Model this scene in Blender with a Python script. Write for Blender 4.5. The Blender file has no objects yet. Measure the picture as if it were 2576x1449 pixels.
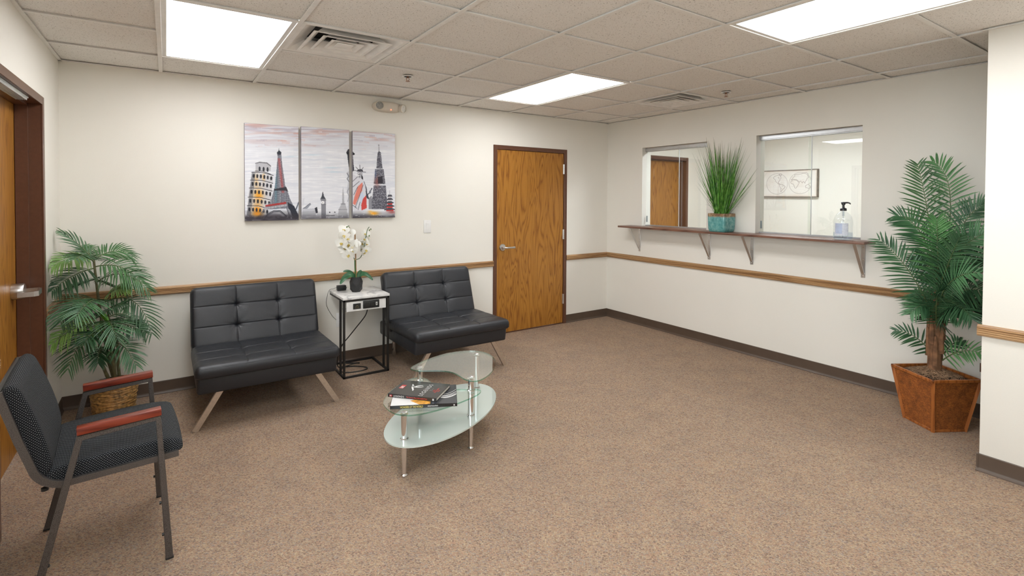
import bpy, bmesh, math, random
import numpy as np
from mathutils import Vector, Matrix

SC = bpy.context.scene
COL = SC.collection
R = math.radians
PI = math.pi

# ------------------------------------------------------------------ camera
cam_d = bpy.data.cameras.new('camera')
cam = bpy.data.objects.new('camera', cam_d)
COL.objects.link(cam)
_r = Vector((0.82817606, -0.56044659, 0.00490301))
_u = Vector((0.0063459, 0.01812415, 0.99981561))
_f = Vector((0.56043211, 0.82799223, -0.01856653))
M = Matrix.Identity(4)
for i in range(3):
    M[i][0] = _r[i]; M[i][1] = _u[i]; M[i][2] = -_f[i]
M[0][3], M[1][3], M[2][3] = -4.4797, -4.5305, 1.4597
cam.matrix_world = M
cam_d.sensor_width = 36.0
cam_d.lens = 1283.44 / 2576 * 36
cam_d.shift_y = -(724.5 - 518.96) / 2576
cam_d.clip_start = 0.02
SC.camera = cam

# ------------------------------------------------------------------ world, exposure, lamp power
SKY = 6.2             # even overcast daylight, comes in through the added side windows behind the camera
w = bpy.data.worlds.new('world'); SC.world = w; w.use_nodes = True
w.node_tree.nodes['Background'].inputs[0].default_value = (0.86, 0.93, 1, 1)
w.node_tree.nodes['Background'].inputs[1].default_value = SKY
vs = SC.view_settings
vs.view_transform = 'Standard'; vs.look = 'None'; vs.gamma = 1; vs.use_curve_mapping = False
vs.exposure = 0.50
LAMP = 8.0           # radiance of the panels on the left side
LAMP_B = 8.4         # panels nearer the windows, set stronger to brighten the right wall
LAMP_OFFICE = 17.0
LAMP_COL = (0.97, 0.985, 1.0)
for k, v in dict(max_bounces=10, diffuse_bounces=5, glossy_bounces=5, transmission_bounces=8, transparent_max_bounces=24).items():
    setattr(SC.cycles, k, v)
SC.cycles.caustics_reflective = False
SC.cycles.caustics_refractive = False
SC.cycles.use_denoising = True
SC.cycles.sample_clamp_indirect = 6

# ------------------------------------------------------------------ measures of the room
H = 2.353
XL = -5.074            # left wall
XR = 0.0               # right wall
YF = -6.4              # wall behind the camera
T = 0.6096             # ceiling tile
GX, GY = -2.0718, -0.5049
OX1, OX2 = 0.139, 2.2  # office beyond the right wall
OY1 = -4.0

# ------------------------------------------------------------------ materials
class N:
    def __init__(s, name):
        s.m = bpy.data.materials.new(name); s.m.use_nodes = True
        s.t = s.m.node_tree; s.n = s.t.nodes; s.l = s.t.links
        s.n.clear()
        s.out = s.n.new('ShaderNodeOutputMaterial')
    def new(s, kind, **kw):
        x = s.n.new('ShaderNode' + kind)
        for k, v in kw.items():
            if hasattr(x, k): setattr(x, k, v)
        return x
    def ins(s, node, **kw):
        for k, v in kw.items():
            k2 = k.replace('_', ' ')
            node.inputs[k2].default_value = v
    def link(s, a, ai, b, bi):
        s.l.new(a.outputs[ai], b.inputs[bi])
    def bsdf(s, col=(.5, .5, .5), rough=.5, metal=0.0, spec=.5):
        b = s.new('BsdfPrincipled')
        b.inputs['Base Color'].default_value = (*col, 1)
        b.inputs['Roughness'].default_value = rough
        b.inputs['Metallic'].default_value = metal
        b.inputs['Specular IOR Level'].default_value = spec
        s.link(b, 0, s.out, 0)
        s.b = b
        return b
    def coord(s, kind='Object', scale=(1, 1, 1), rot=(0, 0, 0)):
        if kind == 'Position':
            g = s.new('NewGeometry'); o = g.outputs['Position']
        else:
            g = s.new('TexCoord'); o = g.outputs[kind]
        mp = s.new('Mapping'); mp.inputs['Scale'].default_value = scale; mp.inputs['Rotation'].default_value = rot
        s.l.new(o, mp.inputs['Vector'])
        return mp
    def noise(s, vec, scale, detail=3, rough=.5, dist=0.0):
        n = s.new('TexNoise'); n.inputs['Scale'].default_value = scale; n.inputs['Detail'].default_value = detail
        n.inputs['Roughness'].default_value = rough; n.inputs['Distortion'].default_value = dist
        s.l.new(vec.outputs[0], n.inputs['Vector'])
        return n
    def ramp(s, src, idx, stops, interp='LINEAR'):
        r = s.new('ValToRGB'); r.color_ramp.interpolation = interp
        e = r.color_ramp.elements
        while len(e) < len(stops): e.new(.5)
        for k, (p, c) in enumerate(stops):
            e[k].position = p; e[k].color = (*c, 1) if len(c) == 3 else c
        s.link(src, idx, r, 0)
        return r
    def bump(s, src, idx, strength=.2, dist=.01):
        b = s.new('Bump'); b.inputs['Strength'].default_value = strength; b.inputs['Distance'].default_value = dist
        s.link(src, idx, b, 'Height'); s.link(b, 0, s.b, 'Normal')
        return b

def plain(name, col, rough=.5, metal=0.0, var=.08, nscale=30, bump=0.0, bscale=200, spec=.5, emit=None):
    """one even material with a little procedural variation in colour and relief"""
    n = N(name); b = n.bsdf(col, rough, metal, spec)
    mp = n.coord('Object')
    if var:
        no = n.noise(mp, nscale, 3)
        lo = tuple(max(0, c * (1 - var)) for c in col); hi = tuple(min(1, c * (1 + var)) for c in col)
        r = n.ramp(no, 0, [(.3, lo), (.7, hi)])
        n.link(r, 0, b, 'Base Color')
    if bump:
        no2 = n.noise(mp, bscale, 2)
        n.bump(no2, 0, bump, .002)
    if emit:
        b.inputs['Emission Color'].default_value = (*emit[:3], 1); b.inputs['Emission Strength'].default_value = emit[3]
    return n.m

def wood(name, c1, c2, c3, scale=1.0, axis='Z', rough=.38, bump=.05, ring=3.2, rings=16.0, squash=.09):
    """cathedral grain: long stretched noise bands with rings"""
    n = N(name); b = n.bsdf(c1, rough)
    st = {'Z': (1, 1, squash), 'X': (squash, 1, 1), 'Y': (1, squash, 1)}[axis]
    mp = n.coord('Object', tuple(v * scale for v in st))
    big = n.noise(mp, ring, 2, .5, .5)
    mul = n.new('Math', operation='MULTIPLY'); mul.inputs[1].default_value = rings
    n.link(big, 0, mul, 0)
    fr = n.new('Math', operation='PINGPONG'); fr.inputs[1].default_value = 1.0
    n.link(mul, 0, fr, 0)
    fine = n.noise(mp, 90, 3, .6)
    add = n.new('Math', operation='MULTIPLY_ADD'); add.inputs[1].default_value = .55
    n.link(fine, 0, add, 0); n.link(fr, 0, add, 2)
    r = n.ramp(add, 0, [(.18, c2), (.62, c1), (1.25, c3)])
    r.color_ramp.elements[0].position = .18
    n.link(r, 0, b, 'Base Color')
    n.bump(fine, 0, bump, .002)
    return n.m

def thin_glass(name, tint=(1, 1, 1), f0=.04, gain=1.0, rough=0.0):
    """clear sheet glass: see-through, with reflections that grow towards grazing angles on both faces"""
    n = N(name)
    tr = n.new('BsdfTransparent'); tr.inputs[0].default_value = (*tint, 1)
    gl = n.new('BsdfGlossy'); gl.inputs['Roughness'].default_value = rough; gl.inputs['Color'].default_value = (1, 1, 1, 1)
    lw = n.new('LayerWeight'); lw.inputs['Blend'].default_value = .5
    pw = n.new('Math', operation='POWER'); pw.inputs[1].default_value = 5
    n.link(lw, 'Facing', pw, 0)
    ma = n.new('Math', operation='MULTIPLY_ADD'); ma.inputs[1].default_value = (1 - f0) * gain; ma.inputs[2].default_value = f0
    n.link(pw, 0, ma, 0)
    mx = n.new('MixShader'); n.link(ma, 0, mx, 0); n.link(tr, 0, mx, 1); n.link(gl, 0, mx, 2)
    n.link(mx, 0, n.out, 0)
    return n.m

def vcol_mat(name, rough=.6, bump=0):
    n = N(name); b = n.bsdf((.5, .5, .5), rough, 0, .3)
    a = n.new('Attribute'); a.attribute_name = 'print'
    n.link(a, 'Color', b, 'Base Color')
    if bump:
        mp = n.coord('Object'); no = n.noise(mp, 900, 2); n.bump(no, 0, bump, .001)
    return n.m

def mat_wall():
    n = N('wall_paint'); b = n.bsdf((.815, .788, .722), .6, 0, .3)
    mp = n.coord('Position')
    a = n.noise(mp, 1.3, 3); r = n.ramp(a, 0, [(.3, (.805, .776, .708)), (.7, (.83, .80, .734))])
    n.link(r, 0, b, 'Base Color')
    c = n.noise(mp, 160, 3); n.bump(c, 0, .12, .002)
    return n.m

def mat_carpet():
    n = N('carpet'); b = n.bsdf((.3, .2, .14), .95, 0, .1)
    mp = n.coord('Position', (1, 1, 1), (0, 0, R(38)))
    wob = n.noise(mp, 30, 2)
    mixv = n.new('MixRGB'); mixv.inputs[0].default_value = .012
    n.link(mp, 0, mixv, 1); n.link(wob, 'Color', mixv, 2)
    v = n.new('TexVoronoi'); v.inputs['Scale'].default_value = 190; v.inputs['Randomness'].default_value = .32
    mp2 = n.new('Mapping'); mp2.inputs['Scale'].default_value = (.8, 1.25, 1)
    n.link(mixv, 0, mp2, 0); n.link(mp2, 0, v, 'Vector')
    sep = n.new('SeparateColor'); n.link(v, 'Color', sep, 0)
    r = n.ramp(sep, 0, [(0, (.25, .18, .145)), (.09, (.385, .28, .20)), (.30, (.43, .322, .226)), (.50, (.415, .278, .20)),
                        (.66, (.35, .29, .245)), (.80, (.475, .373, .265)), (.93, (.30, .212, .168))], 'CONSTANT')
    big = n.noise(mp, 5.0, 4, .6)
    r2 = n.ramp(big, 0, [(.3, (.9, .9, .91)), (.5, (1, .98, .965)), (.7, (1.08, 1.05, 1.0))])
    mu = n.new('MixRGB', blend_type='MULTIPLY'); mu.inputs[0].default_value = 1
    n.link(r, 0, mu, 1); n.link(r2, 0, mu, 2)
    r3 = n.ramp(v, 'Distance', [(.2, (1.08, 1.08, 1.08)), (.85, (.62, .57, .55))])
    mu2 = n.new('MixRGB', blend_type='MULTIPLY'); mu2.inputs[0].default_value = 1
    n.link(mu, 0, mu2, 1); n.link(r3, 0, mu2, 2)
    n.link(mu2, 0, b, 'Base Color')
    inv = n.new('Math', operation='SUBTRACT'); inv.inputs[0].default_value = 1
    n.link(v, 'Distance', inv, 1)
    n.bump(inv, 0, .7, .006)
    return n.m

def mat_tile():
    n = N('ceiling_tile_fibre'); b = n.bsdf((.86, .83, .80), .9, 0, .1)
    mp = n.coord('Position')
    a = n.noise(mp, 150, 2, .6)
    g = n.noise(mp, 420, 2, .5)
    sp = n.ramp(a, 0, [(.30, (.34, .30, .27)), (.385, (.90, .87, .835))])
    sg = n.ramp(g, 0, [(.3, (.86, .86, .86)), (.65, (1.04, 1.04, 1.04))])
    mu = n.new('MixRGB', blend_type='MULTIPLY'); mu.inputs[0].default_value = 1
    n.link(sp, 0, mu, 1); n.link(sg, 0, mu, 2)
    n.link(mu, 0, b, 'Base Color')
    n.bump(a, 0, .25, .003)
    return n.m

def mat_leather():
    n = N('black_leatherette'); b = n.bsdf((.0135, .0152, .020), .37, 0, .6)
    mp = n.coord('Object')
    v = n.new('TexVoronoi'); v.inputs['Scale'].default_value = 420; n.link(mp, 0, v, 'Vector')
    wr = n.noise(mp, 14, 4, .6, 1.2)
    ad = n.new('Math', operation='MULTIPLY_ADD'); ad.inputs[1].default_value = .25
    n.link(v, 'Distance', ad, 0); n.link(wr, 0, ad, 2)
    n.bump(ad, 0, .22, .004)
    r = n.ramp(wr, 0, [(.3, (.38, .38, .38)), (.7, (.5, .5, .5))]); n.link(r, 0, b, 'Roughness')
    return n.m

def mat_dots():
    n = N('dotted_charcoal_fabric'); b = n.bsdf((.02, .021, .024), .9, 0, .15)
    mp = n.coord('UV', (1 / .0066, 1 / .0066, 1), (0, 0, R(45)))
    fr = n.new('VectorMath', operation='FRACTION'); n.link(mp, 0, fr, 0)
    sb = n.new('VectorMath', operation='SUBTRACT'); sb.inputs[1].default_value = (.5, .5, 0); n.link(fr, 0, sb, 0)
    sx = n.new('SeparateXYZ'); n.link(sb, 0, sx, 0)
    cb = n.new('CombineXYZ'); n.link(sx, 0, cb, 0); n.link(sx, 1, cb, 1)
    ln = n.new('VectorMath', operation='LENGTH'); n.link(cb, 0, ln, 0)
    r = n.ramp(ln, 'Value', [(.12, (.40, .42, .42)), (.19, (.013, .014, .017))])
    n.link(r, 0, b, 'Base Color')
    ob = n.coord('Object'); no = n.noise(ob, 700, 2); n.bump(no, 0, .4, .002)
    return n.m

def mat_hammered():
    n = N('hammered_grey_paint'); b = n.bsdf((.10, .088, .082), .33, .5, .5)
    mp = n.coord('Object')
    v = n.noise(mp, 480, 2, .5)
    r = n.ramp(v, 0, [(.36, (.06, .052, .049)), (.52, (.13, .116, .11))]); n.link(r, 0, b, 'Base Color')
    n.bump(v, 0, .25, .002)
    return n.m

def mat_marble():
    n = N('white_marble_laminate'); b = n.bsdf((.8, .8, .8), .22)
    mp = n.coord('Object')
    a = n.noise(mp, 7, 6, .62, 1.6)
    r = n.ramp(a, 0, [(.33, (.42, .42, .43)), (.46, (.74, .73, .72)), (.6, (.83, .82, .80))])
    n.link(r, 0, b, 'Base Color')
    return n.m

def mat_weave(name, c1, c2, c3, sx, sz):
    n = N(name); b = n.bsdf(c1, .6)
    mp = n.coord('UV', (sx, sz, 1))
    ck = n.new('TexBrick'); ck.inputs['Scale'].default_value = 1; ck.offset = .5
    ck.inputs['Color1'].default_value = (*c1, 1); ck.inputs['Color2'].default_value = (*c2, 1); ck.inputs['Mortar'].default_value = (*c3, 1)
    ck.inputs['Mortar Size'].default_value = .06; ck.inputs['Brick Width'].default_value = 1.0; ck.inputs['Row Height'].default_value = .55
    n.link(mp, 0, ck, 'Vector')
    ob = n.coord('Object'); no = n.noise(ob, 22, 4, .7)
    r = n.ramp(no, 0, [(.3, (.65, .62, .6)), (.7, (1.4, 1.35, 1.25))])
    mu = n.new('MixRGB', blend_type='MULTIPLY'); mu.inputs[0].default_value = 1
    n.link(ck, 0, mu, 1); n.link(r, 0, mu, 2); n.link(mu, 0, b, 'Base Color')
    n.bump(ck, 'Fac', -.6, .003)
    return n.m

def mat_leaf(name, c_lo, c_hi, rough=.36):
    n = N(name); b = n.bsdf(c_hi, rough, 0, .45)
    mp = n.coord('Object')
    a = n.noise(mp, 9, 3)
    r = n.ramp(a, 0, [(.3, c_lo), (.7, c_hi)])
    oi = n.new('ObjectInfo')
    hv = n.new('HueSaturation')
    ma = n.new('Math', operation='MULTIPLY_ADD'); ma.inputs[1].default_value = .7; ma.inputs[2].default_value = .65
    n.link(oi, 'Random', ma, 0); n.link(ma, 0, hv, 'Value'); n.link(r, 0, hv, 'Color')
    n.link(hv, 0, b, 'Base Color')
    return n.m

MT = {}
MT['wall'] = mat_wall()
MT['carpet'] = mat_carpet()
MT['tile'] = mat_tile()
MT['tee'] = plain('grid_white_steel', (.86, .835, .80), .45, 0, .03)
MT['white'] = plain('white_plastic', (.82, .81, .79), .35, 0, .02)
MT['offwhite'] = plain('ivory_plastic', (.70, .64, .55), .4, 0, .03)
MT['vent'] = plain('vent_white_enamel', (.92, .90, .87), .45, 0, .06, 12)
MT['dark'] = plain('black_void', (.012, .012, .012), .8, 0, .1)
MT['plenum'] = plain('plenum_dark_grey', (.03, .028, .026), .9, 0, .1)
MT['black_plastic'] = plain('black_plastic', (.016, .016, .017), .35, 0, .1)
MT['oak'] = wood('honey_oak', (.345, .142, .019), (.195, .066, .009), (.40, .175, .027), 1.6, 'Z', .36, .05, 5.0, 26.0, .12)
MT['oak_trim'] = wood('oak_rail', (.36, .20, .09), (.20, .10, .04), (.45, .27, .13), 2.2, 'X', .4, .05, 9.0, 8.0, .04)
MT['oak_trim_y'] = wood('oak_rail_along', (.36, .20, .09), (.20, .10, .04), (.45, .27, .13), 2.2, 'Y', .4, .05, 9.0, 8.0, .04)
MT['brown_metal'] = plain('brown_enamelled_steel', (.115, .048, .027), .33, 0, .08, 60)
MT['vinyl'] = plain('brown_vinyl', (.09, .060, .042), .42, 0, .1, 8)
MT['walnut'] = wood('walnut_laminate', (.15, .067, .042), (.085, .036, .024), (.20, .095, .062), 2.0, 'Y', .35)
MT['cherry'] = wood('cherry_stain', (.17, .023, .010), (.10, .012, .005), (.22, .034, .015), 3.0, 'X', .28)
MT['chrome'] = plain('chrome', (.78, .78, .79), .09, 1.0, .02)
MT['satin'] = plain('satin_nickel', (.72, .71, .70), .30, 1.0, .04)
MT['champagne'] = plain('brushed_champagne_metal', (.62, .53, .44), .42, .85, .08, 80)
MT['aluminium'] = plain('aluminium', (.62, .64, .66), .33, .9, .04)
MT['leather'] = mat_leather()
MT['dots'] = mat_dots()
MT['hammered'] = mat_hammered()
MT['marble'] = mat_marble()
MT['black_metal'] = plain('black_powder_coat', (.016, .014, .013), .45, .2, .1, 100)
MT['cable'] = plain('black_cable', (.014, .014, .014), .45)
MT['glass'] = thin_glass('sheet_glass', (.965, .985, .97), .05)
MT['table_glass'] = thin_glass('table_glass', (.95, .98, .965), .11, 1.0)
MT['glass_edge'] = thin_glass('green_glass_edge', (.30, .66, .52), .16)
MT['leaf_dark'] = mat_leaf('palm_leaf_dark', (.028, .082, .036), (.075, .185, .078))
MT['leaf_mid'] = mat_leaf('palm_leaf_mid', (.035, .11, .036), (.09, .225, .075))
MT['leaf_light'] = mat_leaf('palm_leaf_light', (.12, .28, .045), (.26, .44, .11))
MT['stem'] = plain('palm_stem', (.12, .11, .05), .6, 0, .35, 40, .3, 90)
MT['rachis'] = plain('palm_rachis', (.10, .14, .05), .5, 0, .2)
MT['bark'] = plain('palm_bark', (.20, .095, .045), .85, 0, .45, 25, .6, 60)
MT['soil'] = plain('potting_soil', (.03, .02, .014), .95, 0, .4, 60, .8, 120)
MT['moss'] = plain('dried_moss', (.33, .20, .115), .85, 0, .35, 60)
MT['seagrass'] = plain('seagrass', (.34, .19, .06), .55, 0, .62, 55, .4, 150)
MT['weave'] = mat_weave('rattan_weave', (.44, .145, .025), (.23, .065, .012), (.06, .017, .006), 130, 150)
MT['rattan_edge'] = wood('rattan_edge_wood', (.30, .09, .017), (.18, .047, .010), (.37, .12, .027), 3, 'Z', .35)
MT['vcol'] = vcol_mat('canvas_print', .6, .25)
MT['paper_print'] = vcol_mat('gloss_print', .3)

def mat_frosted():
    n = N('frosted_glass')
    d = n.new('BsdfDiffuse'); d.inputs[0].default_value = (.76, .84, .79, 1)
    tl = n.new('BsdfTranslucent'); tl.inputs[0].default_value = (.76, .84, .79, 1)
    tr = n.new('BsdfTransparent'); tr.inputs[0].default_value = (.8, .88, .84, 1)
    no = n.noise(n.coord('Object'), 60, 2)
    m1 = n.new('MixShader'); m1.inputs[0].default_value = .2; n.link(d, 0, m1, 1); n.link(tl, 0, m1, 2)
    m2 = n.new('MixShader'); m2.inputs[0].default_value = .14; n.link(m1, 0, m2, 1); n.link(tr, 0, m2, 2)
    gl = n.new('BsdfGlossy'); gl.inputs['Roughness'].default_value = .04
    lw = n.new('LayerWeight'); lw.inputs['Blend'].default_value = .5
    pw = n.new('Math', operation='POWER'); pw.inputs[1].default_value = 4; n.link(lw, 'Facing', pw, 0)
    ma = n.new('Math', operation='MULTIPLY_ADD'); ma.inputs[1].default_value = .84; ma.inputs[2].default_value = .15
    n.link(pw, 0, ma, 0)
    m3 = n.new('MixShader'); n.link(ma, 0, m3, 0); n.link(m2, 0, m3, 1); n.link(gl, 0, m3, 2)
    n.link(m3, 0, n.out, 0)
    return n.m
MT['frosted'] = mat_frosted()

def mat_lamp(name, strength, col=None):
    n = N(name); b = n.bsdf((.85, .85, .84), .5)
    b.inputs['Emission Color'].default_value = (*(col or LAMP_COL), 1); b.inputs['Emission Strength'].default_value = strength
    return n.m
MT['lamp'] = mat_lamp('lit_diffuser', LAMP)
MT['lamp_b'] = mat_lamp('lit_diffuser_bright', LAMP_B)
MT['lamp_office'] = mat_lamp('lit_diffuser_office', LAMP_OFFICE, (.93, .97, 1.04))

# ------------------------------------------------------------------ mesh helpers
class MB:
    def __init__(s):
        s.bm = bmesh.new(); s.uv = None
    def box(s, x0, x1, y0, y1, z0, z1, bev=0.0, seg=2, mi=0, mtx=None):
        vs_ = [s.bm.verts.new((x, y, z)) for x in (x0, x1) for y in (y0, y1) for z in (z0, z1)]
        idx = [(0, 1, 3, 2), (4, 6, 7, 5), (0, 4, 5, 1), (2, 3, 7, 6), (0, 2, 6, 4), (1, 5, 7, 3)]
        fs = [s.bm.faces.new([vs_[i] for i in f]) for f in idx]
        if mtx is not None: bmesh.ops.transform(s.bm, matrix=mtx, verts=vs_)
        for f in fs: f.material_index = mi
        if bev > 0:
            ed = set(e for f in fs for e in f.edges)
            r = bmesh.ops.bevel(s.bm, geom=list(ed), offset=bev, segments=seg, affect='EDGES', profile=.5)
            for f in r['faces']: f.material_index = mi
        return s
    def tube(s, pts, r, n=10, cap=True, mi=0, flat=None, up=(0, 0, 1)):
        """sweep a circle (or a flat rectangle flat=(a,b)) along pts; r may be a list"""
        pts = [Vector(p) for p in pts]
        rs = r if isinstance(r, (list, tuple)) else [r] * len(pts)
        rings = []; prev = None
        for i, p in enumerate(pts):
            if i == 0: t = pts[1] - p
            elif i == len(pts) - 1: t = p - pts[i - 1]
            else: t = (pts[i + 1] - p).normalized() + (p - pts[i - 1]).normalized()
            t.normalize()
            if flat:
                a = Vector(up).cross(t)
                if a.length < 1e-5: a = Vector((1, 0, 0)).cross(t)
                a.normalize()
            elif prev is None:
                a = t.orthogonal().normalized()
            else:
                a = (prev - t * prev.dot(t)).normalized()
            prev = a; b = t.cross(a)
            k = 1.0
            if 0 < i < len(pts) - 1:
                c = (p - pts[i - 1]).normalized().dot((pts[i + 1] - p).normalized())
                k = 1 / max(.5, math.sqrt((1 + c) / 2))
            if flat:
                fa, fb = flat
                # a lies across (perp. to up), b lies in the bend plane
                co = [p + a * sa * fa + b * sb * fb * k for sa, sb in ((-1, -1), (1, -1), (1, 1), (-1, 1))]
            else:
                co = [p + (a * math.cos(2 * PI * j / n) + b * math.sin(2 * PI * j / n)) * rs[i] for j in range(n)]
            rings.append([s.bm.verts.new(c) for c in co])
        m = len(rings[0])
        for i in range(len(rings) - 1):
            for j in range(m):
                f = s.bm.faces.new((rings[i][j], rings[i][(j + 1) % m], rings[i + 1][(j + 1) % m], rings[i + 1][j])); f.material_index = mi
        if cap:
            f = s.bm.faces.new(list(reversed(rings[0]))); f.material_index = mi
            f = s.bm.faces.new(rings[-1]); f.material_index = mi
        return s
    def lathe(s, prof, n=24, mi=0, center=(0, 0, 0), axis='Z', close=True):
        cx, cy, cz = center; rings = []
        def P(r, h, a):
            c, d = r * math.cos(a), r * math.sin(a)
            return {'Z': (cx + c, cy + d, cz + h), 'X': (cx + h, cy + c, cz + d), 'Y': (cx + d, cy + h, cz + c)}[axis]
        for r, h in prof:
            if r < 1e-6: rings.append([s.bm.verts.new(P(0, h, 0))])
            else: rings.append([s.bm.verts.new(P(r, h, 2 * PI * j / n)) for j in range(n)])
        for a, b in zip(rings, rings[1:]):
            for j in range(n):
                k = (j + 1) % n
                q = [a[j % len(a)], a[k % len(a)], b[k % len(b)], b[j % len(b)]]
                q = list(dict.fromkeys(q))
                if len(q) > 2:
                    f = s.bm.faces.new(q); f.material_index = mi
        return s
    def prism(s, poly, z0, z1, mi=0, mi_side=None, bev=0, seg=2):
        lo = [s.bm.verts.new((x, y, z0)) for x, y in poly]; hi = [s.bm.verts.new((x, y, z1)) for x, y in poly]
        n = len(poly); fs = []
        f = s.bm.faces.new(list(reversed(lo))); f.material_index = mi; fs.append(f)
        f = s.bm.faces.new(hi); f.material_index = mi; fs.append(f)
        cap_edges = set(e for f in fs for e in f.edges)
        for i in range(n):
            f = s.bm.faces.new((lo[i], lo[(i + 1) % n], hi[(i + 1) % n], hi[i])); f.material_index = mi if mi_side is None else mi_side
        if bev:
            r = bmesh.ops.bevel(s.bm, geom=list(cap_edges), offset=bev, segments=seg, affect='EDGES', profile=.5)
            for f in r['faces']: f.material_index = mi if mi_side is None else mi_side
        return s
    def poly(s, pts, mi=0):
        f = s.bm.faces.new([s.bm.verts.new(p) for p in pts]); f.material_index = mi
        return s
    def extrude_profile(s, prof, a, b, along='X', mi=0):
        """prof: (depth, z) closed outline; swept from a to b along X or Y"""
        def P(d, z, t): return (t, d, z) if along == 'X' else (d, t, z)
        A = [s.bm.verts.new(P(d, z, a)) for d, z in prof]; B = [s.bm.verts.new(P(d, z, b)) for d, z in prof]
        n = len(prof)
        for i in range(n):
            f = s.bm.faces.new((A[i], A[(i + 1) % n], B[(i + 1) % n], B[i])); f.material_index = mi
        f = s.bm.faces.new(A); f.material_index = mi
        f = s.bm.faces.new(list(reversed(B))); f.material_index = mi
        return s
    def mesh(s, name, mats, smooth=True, angle=38):
        bmesh.ops.recalc_face_normals(s.bm, faces=s.bm.faces)
        me = bpy.data.meshes.new(name); s.bm.to_mesh(me); s.bm.free()
        for m in (mats if isinstance(mats, (list, tuple)) else [mats]): me.materials.append(MT[m] if isinstance(m, str) else m)
        if smooth:
            me.polygons.foreach_set('use_smooth', [True] * len(me.polygons)); me.set_sharp_from_angle(angle=R(angle))
        return me
    def build(s, name, mats, parent=None, loc=None, smooth=True, angle=38, **props):
        return put(name, s.mesh(name, mats, smooth, angle), parent, loc, **props)

def put(name, me, parent=None, loc=None, rot=None, **props):
    o = bpy.data.objects.new(name, me); COL.objects.link(o)
    if parent is not None: o.parent = parent
    if loc is not None: o.location = loc
    if rot is not None: o.rotation_euler = rot
    for k, v in props.items(): o[k] = v
    return o

def thing(name, label, cat, loc=(0, 0, 0), rz=0.0, group=None):
    o = bpy.data.objects.new(name, None); COL.objects.link(o)
    o.location = loc; o.rotation_euler = (0, 0, rz); o.empty_display_size = .1
    o['label'] = label; o['category'] = cat
    if group: o['group'] = group
    return o

def struct(name, mb, mats, label=None, smooth=False):
    o = mb.build(name, mats, smooth=smooth); o['kind'] = 'structure'
    if label: o['label'] = label
    return o
def struct_empty(name, loc, label=None):
    o = bpy.data.objects.new(name, None); COL.objects.link(o); o.location = loc; o['kind'] = 'structure'
    if label: o['label'] = label
    return o

def walls_around(mb, ax, t0, t1, a0, a1, z0, z1, holes):
    """a wall slab of thickness t0..t1 across axis ax, running a0..a1, with rectangular holes (b0,b1,c0,c1)"""
    ts = sorted(set([a0, a1] + [h[0] for h in holes] + [h[1] for h in holes]))
    zs = sorted(set([z0, z1] + [h[2] for h in holes] + [h[3] for h in holes]))
    def inside(t, z): return any(h[0] < t < h[1] and h[2] < z < h[3] for h in holes)
    solid = {(i, j): not inside((ts[i] + ts[i + 1]) / 2, (zs[j] + zs[j + 1]) / 2) for i in range(len(ts) - 1) for j in range(len(zs) - 1)}
    vc = {}
    def V(d, t, z):
        k = (round(d, 5), round(t, 5), round(z, 5))
        if k not in vc: vc[k] = mb.bm.verts.new((d, t, z) if ax == 'X' else (t, d, z))
        return vc[k]
    def face(*vs_): mb.bm.faces.new(vs_)
    for (i, j), s in solid.items():
        if not s: continue
        A, B, c, d = ts[i], ts[i + 1], zs[j], zs[j + 1]
        for q in (t0, t1): face(V(q, A, c), V(q, B, c), V(q, B, d), V(q, A, d))
        if not solid.get((i - 1, j), False): face(V(t0, A, c), V(t1, A, c), V(t1, A, d), V(t0, A, d))
        if not solid.get((i + 1, j), False): face(V(t0, B, c), V(t1, B, c), V(t1, B, d), V(t0, B, d))
        if not solid.get((i, j - 1), False): face(V(t0, A, c), V(t1, A, c), V(t1, B, c), V(t0, B, c))
        if not solid.get((i, j + 1), False): face(V(t0, A, d), V(t1, A, d), V(t1, B, d), V(t0, B, d))
    return mb

# ------------------------------------------------------------------ room shell
D1 = (-1.652, -.653, 2.004)      # back door: outer frame x0, x1, top
D2 = (-1.61, -.540, 2.022)       # left door: outer frame y0, y1, top
D3 = (.56, 1.55, 2.015)          # office door
W1 = (-1.390, -.551, 1.125, 2.022)   # window y0, y1, z0, z1
W2 = (-2.765, -1.903, 1.125, 2.032)
SIDE = (-6.1, -2.7, .86, 2.14)       # daylight fill windows added in the left wall, beside and behind the camera
struct('floor', MB().box(XL - .25, 2.4, YF - .1, .35, -.12, 0), 'carpet', 'brown flecked loop pile carpet')
mb = MB(); walls_around(mb, 'Y', 0, .14, XL - .14, OX2 + .14, 0, H + .25, [(D1[0] + .02, D1[1] - .02, 0, D1[2] - .02), (D3[0] + .02, D3[1] - .02, 0, D3[2] - .02)])
struct('wall_back', mb, 'wall')
mb = MB(); walls_around(mb, 'X', XL - .14, XL, YF - .1, 0, 0, H + .25, [(D2[0] + .02, D2[1] - .02, 0, D2[2] - .02), SIDE])
struct('wall_left', mb, 'wall')
mb = MB(); walls_around(mb, 'X', XR, OX1, YF - .1, 0, 0, H + .25, [W1, W2])
struct('wall_right', mb, 'wall')
struct('wall_front', MB().box(XL - .14, OX1, YF - .2, YF, 0, H + .25), 'wall')
struct('wall_partition', MB().box(-.87, -.75, YF, -3.69, 0, H + .02, .004), 'wall', 'short cream wall end with oak rail', smooth=True)
struct('wall_office', MB().box(OX2, OX2 + .12, OY1 - .1, 0, 0, H + .25), 'wall')
struct('wall_office_end', MB().box(OX1, OX2 + .12, OY1 - .12, OY1, 0, H + .25), 'wall')

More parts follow.
